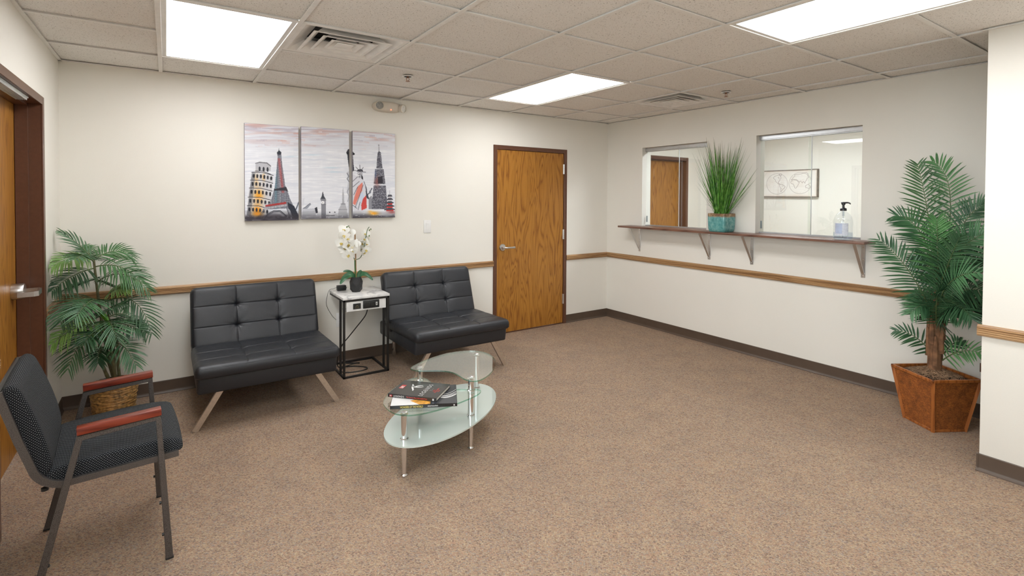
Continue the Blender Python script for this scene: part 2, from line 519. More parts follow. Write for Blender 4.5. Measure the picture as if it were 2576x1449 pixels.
# ------------------------------------------------------------------ ceiling: slab, grid bars, lay-in tiles
ceil = struct('ceiling', MB().box(XL - .14, OX2 + .14, YF - .2, .14, H + .25, H + .33), 'tile')
special = {(-4, 0): 'L', (-4, 1): 'L', (0, 0): 'L', (0, 1): 'L', (0, 4): 'L', (0, 5): 'L', (-4, 4): 'L', (-4, 5): 'L',
           (-4, 8): 'L', (0, 8): 'L', (-3, 1): 'V', (2, 1): 'V'}
tile_me = {}
Z_T = H + .011
rnd = random.Random(5)
def tile(x0, x1, y0, y1):
    g = .003
    w, d = round(x1 - x0 - 2 * g, 3), round(y1 - y0 - 2 * g, 3)
    if w < .02 or d < .02: return
    if (w, d) not in tile_me:
        mb = MB(); mb.box(-w / 2, w / 2, -d / 2, d / 2, 0, .014, .002, 1)
        tile_me[(w, d)] = mb.mesh('ceiling_tile', 'tile')
    put('ceiling_tile', tile_me[(w, d)], ceil, ((x0 + x1) / 2, (y0 + y1) / 2, Z_T + rnd.uniform(-.0012, .0012)))
xs = [XL] + [GX + i * T for i in range(-4, 4)] + [XR]
ys = [0.0] + [GY - j * T for j in range(0, 10)] + [YF]
for ix in range(len(xs) - 1):
    i = ix - 5
    for jy in range(len(ys) - 1):
        j = jy - 1
        if (i, j) in special: continue
        tile(xs[ix], xs[ix + 1], ys[jy + 1], ys[jy])
TW = .012
for x in xs[1:-1]:     # main tees run towards the viewer
    MB().box(x - TW, x + TW, YF, 0, H, H + .004, .001, 1).box(x - .002, x + .002, YF, 0, H + .004, H + .035).build('grid_bar', 'tee', ceil)
cross = {}
for jy, y in enumerate(ys[1:-1]):
    for ix in range(len(xs) - 1):
        i = ix - 5
        j = jy
        if special.get((i, j)) == 'L' and special.get((i, j - 1)) == 'L' and j in (1, 5, 9): continue
        w = round(xs[ix + 1] - xs[ix] - 2 * TW, 3)
        if w not in cross:
            cross[w] = MB().box(-w / 2, w / 2, -TW, TW, .0006, .0042, .001, 1).box(-w / 2, w / 2, -.002, .002, .004, .034).mesh('grid_cross_bar', 'tee')
        put('grid_cross_bar', cross[w], ceil, ((xs[ix] + xs[ix + 1]) / 2, y, H))
wa = .020
MB().box(XL, XL + wa, YF, 0, H + .0005, H + .0035).build('wall_angle', 'tee', ceil)
MB().box(XL, 0, -wa, 0, H + .0005, H + .0035).build('wall_angle', 'tee', ceil)
MB().box(-wa, 0, YF, 0, H + .0005, H + .0035).build('wall_angle', 'tee', ceil)
MB().box(-.87 - wa, -.87, YF, -3.69 + wa, H - .0003, H + .0035).box(-.87, -.75 + wa, -3.69, -3.69 + wa, H - .0003, H + .0035).build('wall_angle', 'tee', ceil)
# office ceiling tiles
oxs = [OX1, OX1 + .4, OX1 + .4 + T, OX1 + .4 + 2 * T, OX1 + .4 + 2 * T + .44, OX2]; oxs = [OX1, .54, 1.15, 1.76, OX2]
oys = [0, -.45, -1.06, -1.67, -2.28, -2.89, -3.5, OY1]
for a in range(4):
    for b in range(7):
        if a in (1,) and b in (2, 3): continue
        tile(oxs[a], oxs[a + 1], oys[b + 1], oys[b])
for x in oxs[1:-1]: MB().box(x - TW, x + TW, OY1, 0, H, H + .004).build('grid_bar', 'tee', ceil)
for y in oys[1:-1]: MB().box(OX1, OX2, y - TW, y + TW, H + .0006, H + .0042).build('grid_bar', 'tee', ceil)

def ceiling_light(label, x0, x1, y0, y1, lamp='lamp', group='fluorescent panels in the ceiling'):
    t = thing('ceiling_light', label, 'ceiling light', ((x0 + x1) / 2, (y0 + y1) / 2, H), 0, group)
    a, b = (x1 - x0) / 2 - TW, (y1 - y0) / 2 - TW
    g = .024
    mb = MB()
    for (p, q, r_, s_) in ((-a, a, -b, -b + g), (-a, a, b - g, b), (-a, -a + g, -b + g, b - g), (a - g, a, -b + g, b - g)):
        mb.box(p, q, r_, s_, .0045, .012)
    mb.build('frame', 'white', t)
    MB().box(-a + g, a - g, -b + g, b - g, .008, .011).build('diffuser', lamp, t)
    MB().box(-a, a, -b, b, .03, .10, .004).build('housing', 'tee', t)
    return t
def cell(i): return GX + i * T
def row(j): return GY - j * T
ceiling_light('bright troffer panel above the brown framed door and palm corner', cell(-4), cell(-3), row(2), row(0))
ceiling_light('bright troffer panel nearest the corner beyond the oak door', cell(0), cell(1), row(2), row(0), 'lamp_b')
ceiling_light('bright troffer panel near the short wall end', cell(0), cell(1), row(6), row(4), 'lamp_b')
ceiling_light('bright troffer panel overhead near the camera, outside the photo', cell(-4), cell(-3), row(6), row(4))
ceiling_light('bright single troffer panel behind the camera, outside the photo', cell(-4), cell(-3), row(9), row(8))
ceiling_light('added unseen troffer panel beside the short wall, for light on the right wall', cell(0), cell(1), row(9), row(8), 'lamp_b')  # extra panel added out of view to give the right wall more light
ceiling_light('troffer panel inside the office behind the sliding windows', oxs[1], oxs[2], oys[4], oys[2], 'lamp_office')

def vent(label, i, j, s=1.0):
    x, y = cell(i) + T / 2, row(j) - T / 2
    t = thing('ceiling_vent', label, 'ceiling vent', (x, y, H), 0, 'air diffusers in the ceiling')
    h = T / 2 - TW
    def ring(a, za, b, zb, th=.004):
        """sloped square ring, outer half-size a at za to inner half-size b at zb, given thickness"""
        mb = MB()
        o = [(-1, -1), (1, -1), (1, 1), (-1, 1)]
        def L(s_, z): return [mb.bm.verts.new((u * s_, v * s_, z)) for u, v in o]
        r1, r2, r3, r4 = L(a, za), L(b, zb), L(b - th, zb + th), L(a - th, za + th)
        rs = [r1, r2, r3, r4, r1]
        for p, q in zip(rs, rs[1:]):
            for k in range(4): mb.bm.faces.new((p[k], p[(k + 1) % 4], q[(k + 1) % 4], q[k]))
        return mb
    ring(h, .0045, h - .022, .006, .003).build('frame', 'vent', t, smooth=False)
    ring(h - .022, .006, h - .105, .055, .003).build('throat', 'vent', t, smooth=False)
    # louvers flare outward: a thin lip at the bottom, the blade rises inward
    for k, (a, zb) in enumerate(((.222, -.004), (.158, -.002), (.096, 0.0))):
        mb = ring(a, zb, a - .017, zb + .001, .004)
        m2 = ring(a - .017, zb + .001, a - .060, zb + .042, .003)
        me = m2.mesh('tmp', 'vent', False); mb.bm.from_mesh(me); bpy.data.meshes.remove(me)
        mb.build('louver', 'vent', t, smooth=False)
    mb = MB(); mb.box(-.046, .046, -.046, .046, .001, .006, .002)
    mb.build('centre_plate', 'vent', t)
    MB().box(-h + .03, h - .03, -h + .03, h - .03, .10, .11).build('backing', 'plenum', t)
    return t
vent('dusty white four-way air diffuser beside the panel above the palm', -3, 1)
vent('white four-way air diffuser near the far corner by a sprinkler', 2, 1)

def sprinkler(label, x, y):
    t = thing('fire_sprinkler', label, 'sprinkler', (x, y, H), 0, 'sprinkler heads in the ceiling')
    MB().lathe([(.028, .002), (.040, .002), (.042, -.001), (.040, -.0035), (.030, -.0045), (.028, -.002)], 24).build('escutcheon', 'white', t)
    MB().lathe([(0, .004), (.029, .0035), (.029, -.002), (0, -.002)], 20).build('socket', 'dark', t)
    mb = MB().lathe([(0, -.001), (.008, -.001), (.008, -.012), (0, -.012)], 12)
    for s_ in (-1, 1): mb.tube([(s_ * .008, 0, -.010), (s_ * .012, 0, -.02), (s_ * .004, 0, -.036)], .0022, 6)
    mb.build('head', plain_copper, t)
    MB().lathe([(0, -.034), (.016, -.036), (.016, -.038), (0, -.038)], 16).build('deflector', plain_copper, t)
plain_copper = plain('copper_alloy', (.35, .16, .09), .3, 1.0)
sprinkler('fire sprinkler head over the wall light', GX - 1.5 * T, GY - .5 * T - .12)
sprinkler('fire sprinkler head above the counter windows', GX + 2.5 * T, GY - 2.37 * T)

# ------------------------------------------------------------------ chair rail and baseboards
def rail_prof(side=-1.0, d0=0.0):
    z0, z1 = .729, .789
    d = .022
    pr = [(0, z0), (d * .55, z0), (d * .8, z0 + .004)]
    n = 4; hh = (z1 - z0 - .016) / n
    for k in range(n):
        b = z0 + .006 + k * hh
        pr += [(d * .8, b + .001), (d, b + .004), (d, b + hh - .003), (d * .8, b + hh)]
    pr += [(d * .82, z1 - .008), (d * .6, z1 - .002), (0, z1)]
    return [(d0 + side * p, z) for p, z in pr]
def trim(name, prof, a, b, along, m):
    o = MB().extrude_profile(prof, a, b, along).build(name, m, angle=25); o['kind'] = 'structure'
    return o
trim('trim_1', rail_prof(-1, 0), XL, D1[0], 'X', 'oak_trim')
trim('trim_2', rail_prof(-1, 0), D1[1], 0, 'X', 'oak_trim')
trim('trim_3', rail_prof(-1, 0), -6.3, -.02, 'Y', 'oak_trim_y')
trim('trim_4', rail_prof(1, XL), D2[1], -.02, 'Y', 'oak_trim_y')
trim('trim_5', rail_prof(-1, -.87), YF, -3.675, 'Y', 'oak_trim_y')
trim('trim_6', rail_prof(1, XL), YF, D2[0], 'Y', 'oak_trim_y')
def base_prof(side, d0):
    pr = [(0, 0), (.013, 0), (.0125, .004), (.008, .010), (.0045, .016), (.0035, .022), (.0035, .090), (.0015, .094), (0, .094)]
    return [(d0 + side * p, z) for p, z in pr]
trim('baseboard_back', base_prof(-1, 0), XL, D1[0], 'X', 'vinyl')
trim('baseboard_back_corner', base_prof(-1, 0), D1[1], 0, 'X', 'vinyl')
trim('baseboard_right', base_prof(-1, 0), YF, 0, 'Y', 'vinyl')
trim('baseboard_left', base_prof(1, XL), D2[1], 0, 'Y', 'vinyl')
trim('baseboard_left_front', base_prof(1, XL), YF, D2[0], 'Y', 'vinyl')
trim('baseboard_partition', base_prof(-1, -.87), YF, -3.68, 'Y', 'vinyl')
trim('baseboard_partition_end', base_prof(1, -3.69), -.875, -.75, 'X', 'vinyl')

# ------------------------------------------------------------------ doors (built in u along the wall, v into the wall, z up)
def wall_matrix(kind):
    m = Matrix.Identity(4)
    if kind == 'left':
        m = Matrix(((0, -1, 0, XL), (1, 0, 0, 0), (0, 0, 1, 0), (0, 0, 0, 1)))
    return m
def door(name, label, kind, u0, u1, top, recess, swing_in, hinge_u=None, lever=None, casing=.045, depth=.14):
    mt = wall_matrix(kind)
    root = struct_empty(name, mt @ Vector(((u0 + u1) / 2, 0, 0)), label)
    inv = Matrix.Translation(-root.location)
    tm = inv @ mt
    def fin(mb, nm, m, parent, **k):
        bmesh.ops.transform(mb.bm, matrix=tm, verts=mb.bm.verts)
        return mb.build(nm, m, parent, **k)
    a0, a1, at = u0 + casing, u1 - casing, top - casing
    p = .008
    fr = MB()
    for v0, v1 in ((-p, .0), (depth, depth + p)):   # the two casing faces
        fr.box(u0, a0, v0, v1, 0, top, .0015, 1); fr.box(a1, u1, v0, v1, 0, top, .0015, 1); fr.box(a0, a1, v0, v1, at, top, .0015, 1)
    fr.box(u0 + .021, a0, 0, depth, 0, top - .021); fr.box(a1, u1 - .021, 0, depth, 0, top - .021); fr.box(a0, a1, 0, depth, at, top - .021)
    s0, s1 = (.055, .075) if recess > .05 else (.050, .07)
    s0, s1 = (recess - .022 - .035, recess - .003) if recess > .05 else (recess + .048, recess + .07)
    fr.box(a0, a0 + .014, s0, s1, 0, at); fr.box(a1 - .014, a1, s0, s1, 0, at); fr.box(a0, a1, s0, s1, at - .014, at)
    fin(fr, 'door_frame', 'brown_metal', root)
    leaf = MB().box(a0 + .003, a1 - .003, recess, recess + .044, .012, at - .003, .001, 1)
    lf = fin(leaf, 'door_leaf', 'oak', root)
    if hinge_u is not None:
        for hz in (1.779, 1.032, .287):
            mb = MB()
            for k in range(5):
                mb.lathe([(0, -.056 + k * .0225), (.0075, -.056 + k * .0225), (.0075, -.0345 + k * .0225), (0, -.0345 + k * .0225)], 10, center=(hinge_u, recess - .006, hz))
            mb.box(hinge_u - .012, hinge_u + .012, recess - .003, recess - .001, hz - .056, hz + .056)
            fin(mb, 'hinge', 'satin', root)
    return root, lf, fin, (a0, a1, at)
r1, lf1, fin1, d1 = door('door_1', 'closed oak door in brown steel frame with three hinges', 'back', *D1, .002, False, D1[1] - .043)
# lever of the back door
mb = MB().lathe([(0, 0), (.037, 0), (.038, -.004), (.034, -.011), (.020, -.014), (.015, -.03), (.0, -.03)], 28, center=(-1.533, .002, .922), axis='Y')
h = fin1(mb, 'door_handle', 'satin', lf1)
mb = MB().tube([(-1.533, -.03, .922), (-1.533, -.048, .922), (-1.520, -.058, .922), (-1.41, -.056, .920)], .009, 10)
mb.box(-1.52, -1.408, -.064, -.052, .911, .931, .003)
fin1(mb, 'lever', 'satin', h)
MB().box(-1.640 + 1.1525, -1.628 + 1.1525, -.0105, -.008, .885, .975, .001, 1).build('strike_plate', 'brown_metal', r1)
MB().box(d1[0] - r1.location.x, d1[1] - r1.location.x, -.004, .14, 0, .008, .002).build('threshold', 'brown_metal', r1)

r2, lf2, fin2, d2 = door('door_2', 'oak door deep in a brown steel frame with lever', 'left', *D2, .112, True)
hy, hz_ = -.685, .925
mb = MB().lathe([(0, .112), (.043, .112), (.044, .106), (.044, .066), (.040, .060), (0, .060)], 28, center=(hy, 0, hz_), axis='Y')
h = fin2(mb, 'door_handle', 'satin', lf2)
mb = MB().tube([(hy, .062, hz_), (hy, .004, hz_), (hy - .012, -.006, hz_ - .001), (hy - .100, -.008, hz_ - .004), (hy - .115, .006, hz_ - .004), (hy - .12, .07, hz_ - .004)], .010, 4, flat=(.006, .0125))
fin2(mb, 'lever', 'satin', h)
mb = MB()
for k in range(6): mb.box(-1.45, -.86, .012 + k * .008, .017 + k * .008, D2[2] - .066, D2[2] - .052, .001, 1)
mb.box(-1.46, -.85, .008, .062, D2[2] - .054, D2[2] - .046, .001, 1)
fin2(mb, 'closer_track', 'aluminium', r2)
r3, lf3, fin3, d3 = door('door_3', 'oak door seen through the sliding window with brown frame', 'back', *D3, .10, True)
mb = MB().lathe([(0, .10), (.034, .10), (.035, .09), (.012, .085), (.012, .05), (0, .05)], 20, center=(.70, 0, .92), axis='Y')
h = fin3(mb, 'door_handle', 'satin', lf3)
fin3(MB().tube([(.70, .052, .92), (.71, .042, .92), (.81, .042, .92)], .009, 8), 'lever', 'satin', h)

# ------------------------------------------------------------------ sliding reception windows
def window(name, label, y0, y1, z0, z1, seam):
    root = struct_empty(name, (0.0, (y0 + y1) / 2, z0), label)
    c = (y0 + y1) / 2; a, b = y0 - c, y1 - c; hgt = z1 - z0
    MB().box(.052, .108, a, b, hgt - .036, hgt, .002, 1).box(.056, .066, a, b, hgt - .042, hgt - .036).box(.094, .104, a, b, hgt - .042, hgt - .036).build('head_track', 'aluminium', root)
    MB().box(.052, .108, a, b, 0, .010, .001, 1).box(.058, .062, a, b, .010, .024).box(.078, .082, a, b, .010, .024).box(.100, .104, a, b, .010, .024).build('sill_track', 'aluminium', root)
    s = seam - c
    p = MB().box(.066, .072, s - .018, b - .004, .014, hgt - .03, .0008, 1).build('pane', 'glass', root)
    MB().box(.062, .066, b - .026, b - .012, .055, .125, .001).build('finger_pull', plain('grey_pull', (.25, .30, .32), .35, .6, .05), p, label='grey finger pull')
    MB().box(.088, .094, a + .004, s + .018, .014, hgt - .03, .0008, 1).build('pane', 'glass', root)
    MB().box(.064, .074, s - .0195, s - .0165, .012, hgt - .034).build('edge_strip', 'aluminium', root)
    return root
window('window_1', 'smaller sliding glass window behind the grass pot', W1[0], W1[1], W1[2], W1[3], -.985)
window('window_2', 'sliding glass window above the sanitizer, map seen inside', W2[0], W2[1], W2[2], W2[3], -2.34)

# assumed daylight windows, added out of view to fill the right wall with light
sw = struct_empty('fill_window', (XL - .07, (SIDE[0] + SIDE[1]) / 2, SIDE[2]), 'row of assumed daylight windows added for fill beside the camera, outside the photo')
a_, hg = (SIDE[1] - SIDE[0]) / 2, SIDE[3] - SIDE[2]
MB().box(-.03, .03, -a_, a_, 0, .05).box(-.03, .03, -a_, a_, hg - .05, hg).build('window_frame', 'aluminium', sw)
for k in range(4):
    yk = -a_ + 2 * a_ * k / 3
    MB().box(-.03, .03, max(-a_, yk - .03), min(a_, yk + .03), .05, hg - .05).build('mullion', 'aluminium', sw)
    if k < 3: MB().box(-.004, .002, yk + .03, yk + 2 * a_ / 3 - .03, .05, hg - .05).build('pane', 'glass', sw)
struct('ground', MB().box(-30, XL - .14, -30, 20, -.3, -.05), plain('pale_concrete', (.42, .41, .39), .9, 0, .1, 1), 'pale concrete outside the added windows')
pl_ = bpy.data.lights.new('portal', 'AREA'); pl_.shape = 'RECTANGLE'; pl_.size = hg; pl_.size_y = SIDE[1] - SIDE[0]; pl_.cycles.is_portal = True
po = bpy.data.objects.new('portal', pl_); COL.objects.link(po); po.location = (XL - .145, (SIDE[0] + SIDE[1]) / 2, SIDE[2] + hg / 2); po.rotation_euler = (0, R(-90), 0)   # faces into the room

# ------------------------------------------------------------------ reception shelf and brackets
SH = 1.137
t = thing('wall_shelf', 'long narrow dark walnut shelf under the sliding windows', 'shelf', (0, -1.615, 0))
mb = MB().box(-.205, 0, -2.868 + 1.615, -.375 + 1.615, SH - .020, SH, .0025, 2)
for (p, q, _, _) in (W1, W2): mb.box(-.01, .052, p + 1.615 + .001, q + 1.615 - .001, SH - .012, SH)
mb.build('board', 'walnut', t)
for y, lab in ((-.520, 'steel shelf bracket at the far end nearest the room corner'), (-1.426, 'steel shelf bracket just under the teal pot'),
               (-1.875, 'steel shelf bracket between teal pot and sanitizer, third from corner'), (-2.786, 'steel shelf bracket at the near end by the tall palm')):
    b = thing('shelf_bracket', lab, 'bracket', (0, y, SH - .020), 0, 'brackets under the wall shelf')
    w = .0145
    MB().box(-.004, 0, -w, w, -.272, 0, .001, 1).build('wall_plate', 'satin', b)
    MB().box(-.172, -.003, -w, w, -.004, 0, .001, 1).build('top_arm', 'satin', b)
    mb = MB().tube([(-.158, 0, -.003), (-.160, 0, -.008), (-.010, 0, -.238), (-.004, 0, -.243)], .01, 4, flat=(.0025, .0105), up=(0, 1, 0))
    mb.build('diagonal_strut', 'satin', b)
    for z in (-.035, -.135, -.258):
        MB().lathe([(0, -.0055), (.0035, -.0052), (.005, -.004), (0, -.004)], 10, center=(0, 0, z), axis='X').build('screw', 'champagne', b)

# ------------------------------------------------------------------ futon sofas
def rrect(u, v, hw, hd, rc):
    """pull a point of the rectangle into its rounded outline; return point and inward distance"""
    qx, qy = abs(u) - (hw - rc), abs(v) - (hd - rc)
    if qx > 0 and qy > 0:
        # map the square corner patch onto the quarter disc, keeping radial order
        m_ = max(qx, qy); l = math.hypot(qx, qy); k = m_ / l
        qx, qy = qx * k, qy * k
        u = math.copysign(hw - rc + qx, u); v = math.copysign(hd - rc + qy, v)
        return u, v, rc - math.hypot(qx, qy)
    return u, v, min(hw - abs(u), hd - abs(v))
def cushion(w, d, th, r, rc, nu, nv, seams_u, seams_v, tuft, seed=0, puff=.006, under=.0):
    """upholstered pad: rounded rim, stitched seams and tufted dimples; centred, bottom at z=0"""
    mb = MB(); bm = mb.bm; rg = random.Random(seed)
    ph = [rg.uniform(0, 6.28) for _ in range(12)]
    def axis(n, half, sm_):
        c = [-half + 2 * half * k / n for k in range(n + 1)]
        ex = []
        for q in (.06, .16, .3, .48, .7): ex += [-half + r * q, half - r * q]
        for sm in sm_:
            for q in (-.022, -.016, -.011, -.0075, -.005, -.003, -.0012, .0012, .003, .005, .0075, .011, .016, .022): ex.append(sm + q)
        return sorted(set(round(x, 5) for x in c + ex))
    us, vs_ = axis(nu, w / 2, seams_u), axis(nv, d / 2, seams_v)
    tc = [(a, b) for a in seams_u for b in seams_v]
    rows_ = []
    for v in vs_:
        row_ = []
        for u in us:
            x, y, ds = rrect(u, v, w / 2, d / 2, rc)
            ds = max(0, ds)
            z = th if ds >= r else th - r + math.sqrt(max(0, r * r - (r - ds) ** 2))
            fade = min(1, ds / (r * 1.2))
            su = min(abs(x - a) for a in seams_u) if seams_u else 9
            sv = min(abs(y - b) for b in seams_v) if seams_v else 9
            z -= fade * .0042 * (math.exp(-(su / .0032) ** 2) + math.exp(-(sv / .0032) ** 2))
            z += fade * puff * (1 - math.exp(-(su / .03))) * (1 - math.exp(-(sv / .03)))
            for k, (a, b) in enumerate(tc):
                rr = math.hypot(x - a, y - b)
                z -= tuft * (.62 * math.exp(-(rr / .013) ** 1.5) + .5 * math.exp(-(rr / .042) ** 1.4))
                if rr > 1e-4:
                    an = math.atan2(y - b, x - a)
                    z += fade * .0016 * math.cos(9 * an + ph[k % 12]) * math.exp(-((rr - .045) / .035) ** 2)
            z += fade * .0015 * math.sin(x * 11 + ph[8]) * math.sin(y * 17 + ph[9])
            row_.append(bm.verts.new((x, y, z)))
        rows_.append(row_)
    for j in range(len(vs_) - 1):
        for i in range(len(us) - 1):
            bm.faces.new((rows_[j][i], rows_[j][i + 1], rows_[j + 1][i + 1], rows_[j + 1][i]))
    ring = rows_[0] + [q[-1] for q in rows_[1:]] + list(reversed(rows_[-1]))[1:] + [q[0] for q in reversed(rows_[1:-1])]
    low = [bm.verts.new((v.co.x, v.co.y, min(.012, v.co.z * .4))) for v in ring]
    lo2 = [bm.verts.new((v.co.x * (1 - .012 / (w / 2)), v.co.y * (1 - .012 / (d / 2)), 0)) for v in ring]
    n = len(ring)
    for A, B in ((ring, low), (low, lo2)):
        for i in range(n): bm.faces.new((A[i], A[(i + 1) % n], B[(i + 1) % n], B[i]))
    bm.faces.new(lo2)
    return mb

def make_sofa(label, x):
    t = thing('futon_sofa', label, 'sofa', (x, -.5, 0), 0, 'black tufted armless sofas along the wall')
    W = .866
    # base box
    mb = MB(); mb.box(-W / 2 + .012, W / 2 - .012, -.385, .40, .226, .345, .018, 3)
    for v in mb.bm.verts:       # front face leans a little, underside sags slightly
        if v.co.z > .30: v.co.y -= .012 if v.co.y < -.3 else 0
        v.co.z += .003 * math.sin(v.co.x * 9)
    mb.build('base', 'leather', t)
    d = .60
    mb = cushion(W, d, .078, .034, .035, 44, 30, (-.142, .142), (-.118, .082), .017, 3, .004)
    bmesh.ops.transform(mb.bm, matrix=Matrix.Translation((0, -.437 + d / 2, .330)) @ Matrix.Rotation(R(-1.2), 4, 'X'), verts=mb.bm.verts)
    sc = mb.build('seat_cushion', 'leather', t, angle=60)
    # stitched welt along the seat edge
    ww, dd = W / 2 - .002, d / 2
    o = []
    for k in range(61):
        xk = -ww + .03 + (2 * ww - .06) * k / 60
        o.append((xk, -.4290, .3995 + .0008 * math.sin(k * .7)))
    MB().tube(o, .0018, 6).build('piping', 'leather', sc)
    L = .452
    mb = cushion(W - .004, L, .088, .032, .045, 44, 30, (-.142, .142), (-.072, .078), .026, 7, .005)
    # local v up the back, local z towards the sitter
    y0, z0, y1, z1 = .150, .368, .300, .795
    up = Vector((0, y1 - y0, z1 - z0)).normalized(); nrm = Vector((0, -up.z, up.y))
    m = Matrix.Identity(4)
    for i in range(3):
        m[i][0] = (1, 0, 0)[i]; m[i][1] = up[i]; m[i][2] = nrm[i]
    cpos = Vector((0, (y0 + y1) / 2, (z0 + z1) / 2)) - nrm * .082
    m.translation = cpos
    bmesh.ops.transform(mb.bm, matrix=m, verts=mb.bm.verts)
    mb.build('backrest', 'leather', t, angle=60)
    mb = MB(); mb.box(-W / 2 + .02, W / 2 - .02, -.22, .21, -.034, .0, .012, 2)
    m2 = m.copy(); m2.translation = cpos + nrm * .004
    bmesh.ops.transform(mb.bm, matrix=m2, verts=mb.bm.verts)
    mb.build('backrest_frame', 'leather', t)
    for s in (-1, 1):
        mb = MB().tube([(s * .292, -.362, .236), (s * .425, -.350, .012), (s * .430, -.350, .0)], .01, 4, flat=(.0165, .011), up=(0, 1, 0))
        mb.build('leg', 'champagne', t, label='splayed champagne metal front leg')
        MB().lathe([(0, 0), (.016, 0), (.019, .003), (.019, .228), (0, .228)], 20, center=(s * .275, .425, 0)).build('leg', 'chrome', t, label='round chrome rear leg')
        MB().box(s * .42 - .010, s * .42 + .010, .10, .17, .31, .39, .004).build('hinge_bracket', 'black_metal', t)
    return t
make_sofa('black tufted armless futon sofa beside the potted bushy palm', -3.914)
make_sofa('black tufted armless futon sofa next to the oak door, behind glass table', -2.487)

# ------------------------------------------------------------------ marble side table
TX0, TX1, TY0, TY1, TZ = -3.325, -2.948, -.445, -.040, .650
t = thing('side_table', 'marble topped side table with thin black metal frame between sofas', 'side table', (TX0, TY0, 0))
wx, wy = TX1 - TX0, TY1 - TY0
MB().box(-.004, wx + .004, -.004, wy, TZ - .020, TZ, .002, 2).build('table_top', 'marble', t)
MB().box(.026, wx - .026, .004, .016, TZ - .116, TZ - .036, .001, 1).box(.026, wx - .026, .016, .12, TZ - .116, TZ - .106).build('outlet_panel', 'marble', t)
q = .016
for x in (0, wx - q):
    for y in (0, .100):
        MB().box(x, x + q, y, y + q, .001, TZ - .021, .001, 1).build('leg', 'black_metal', t)
for z, nm_ in ((0.0, 'base_frame'), (TZ - .037, 'top_frame')):
    mb = MB()
    mb.box(0, wx, 0, q, z, z + q, .001, 1); mb.box(0, wx, wy - q, wy, z, z + q, .001, 1)
    mb.box(0, q, q, wy - q, z, z + q, .001, 1); mb.box(wx - q, wx, q, wy - q, z, z + q, .001, 1)
    mb.build(nm_, 'black_metal', t)
mb = MB().box(.078, .140, -.001, .004, TZ - .100, TZ - .055, .001, 1)
pl = mb.build('plaque', 'black_plastic', t)
gold = plain('faded_gold', (.30, .24, .10), .4, .5)
mb = MB()
for k in range(3):
    z = TZ - .070 - k * .004; hw_ = .004 + .006 * k
    mb.tube([(.109 - hw_, -.0014, z - .004), (.109, -.0014, z + .004), (.109 + hw_, -.0014, z - .004)], .0006, 5)
mb.box(.090, .128, -.0016, -.001, TZ - .090, TZ - .0885)
mb.build('emblem', gold, pl)
mb = MB().box(.158, .292, -.005, .005, TZ - .103, TZ - .040, .003, 2)
ps = mb.build('power_strip', 'black_plastic', t)
for k in range(2):
    x = .172 + k * .043
    mb = MB().box(x, x + .036, -.0075, -.004, TZ - .090, TZ - .053, .002, 1)
    sk = mb.build('socket', 'cable', ps)
    MB().box(x + .009, x + .012, -.0078, -.007, TZ - .070, TZ - .060).box(x + .024, x + .027, -.0078, -.007, TZ - .070, TZ - .060).build('slot', 'dark', ps)
MB().box(.262, .276, -.0072, -.004, TZ - .085, TZ - .058, .001, 1).build('usb_port', 'white', ps)
MB().box(.2665, .2715, -.0078, -.007, TZ - .080, TZ - .063).build('usb_slot', 'dark', ps)

# cords and outlet behind the table
def spline(pts, n=10):
    P = [Vector(p) for p in pts]; out = []
    for i in range(len(P) - 1):
        a, b, c, d = P[max(0, i - 1)], P[i], P[i + 1], P[min(len(P) - 1, i + 2)]
        for k in range(n):
            s = k / n
            out.append(.5 * ((2 * b) + (c - a) * s + (2 * a - 5 * b + 4 * c - d) * s * s + (3 * b - a - 3 * c + d) * s ** 3))
    out.append(P[-1]); return out
def off(pts, o): return [(p[0] - o[0], p[1] - o[1], p[2] - o[2]) for p in pts]
o = (TX0, TY0, 0)
pts = [(-3.115, -.40, .533), (-3.13, -.38, .47), (-3.19, -.33, .37), (-3.235, -.28, .29), (-3.275, -.24, .22), (-3.30, -.2, .12), (-3.29, -.16, .02), (-3.24, -.15, .0055), (-3.14, -.20, .0055), (-3.08, -.28, .0055),
       (-3.13, -.33, .0055), (-3.24, -.32, .0055), (-3.30, -.28, .013), (-3.26, -.20, .013), (-3.15, -.14, .013), (-3.10, -.12, .0055), (-3.2, -.07, .006)]
MB().tube([tuple(p) for p in spline(off(pts, o), 9)], .0045, 7).build('power_cord', 'cable', t)
t = thing('wall_outlet', 'white wall outlet behind the side table leg', 'outlet', (-3.224, 0, .375))
MB().box(-.038, .038, -.006, 0, -.062, .062, .003, 2).build('plate', 'white', t)
for z in (-.022, .022):
    sk = MB().box(-.017, .017, -.009, -.005, z - .015, z + .015, .004, 2).build('socket', 'white', t)
    MB().box(-.008, -.006, -.0094, -.008, z - .004, z + .006).box(.006, .008, -.0094, -.008, z - .004, z + .006).build('slot', 'dark', sk)
t = thing('power_adapter', 'black power adapter with coiled lead on marble table corner', 'adapter', (-3.243, -.105, TZ + .0006))
MB().box(-.040, .034, -.022, .022, 0, .045, .005, 2).build('adapter_block', 'black_plastic', t)
pts = [(-.035, -.026, .034), (.02, -.027, .031), (.036, -.02, .025), (.02, -.026, .018), (-.03, -.028, .022), (-.043, -.02, .03), (-.02, -.028, .036), (.028, -.028, .022), (.02, -.027, .01), (-.03, -.027, .013)]
MB().tube([tuple(p) for p in spline(pts, 8)], .0022, 6).build('lead', 'cable', t)
pts = [(-.04, 0, .03), (-.070, -.004, .022), (-.100, .01, .010), (-.108, .05, -.05), (-.104, .088, -.13), (-.06, .094, -.22), (-.02, .094, -.27)]
MB().tube([tuple(p) for p in spline(pts, 8)], .0016, 6).build('thin_wire', 'cable', t)

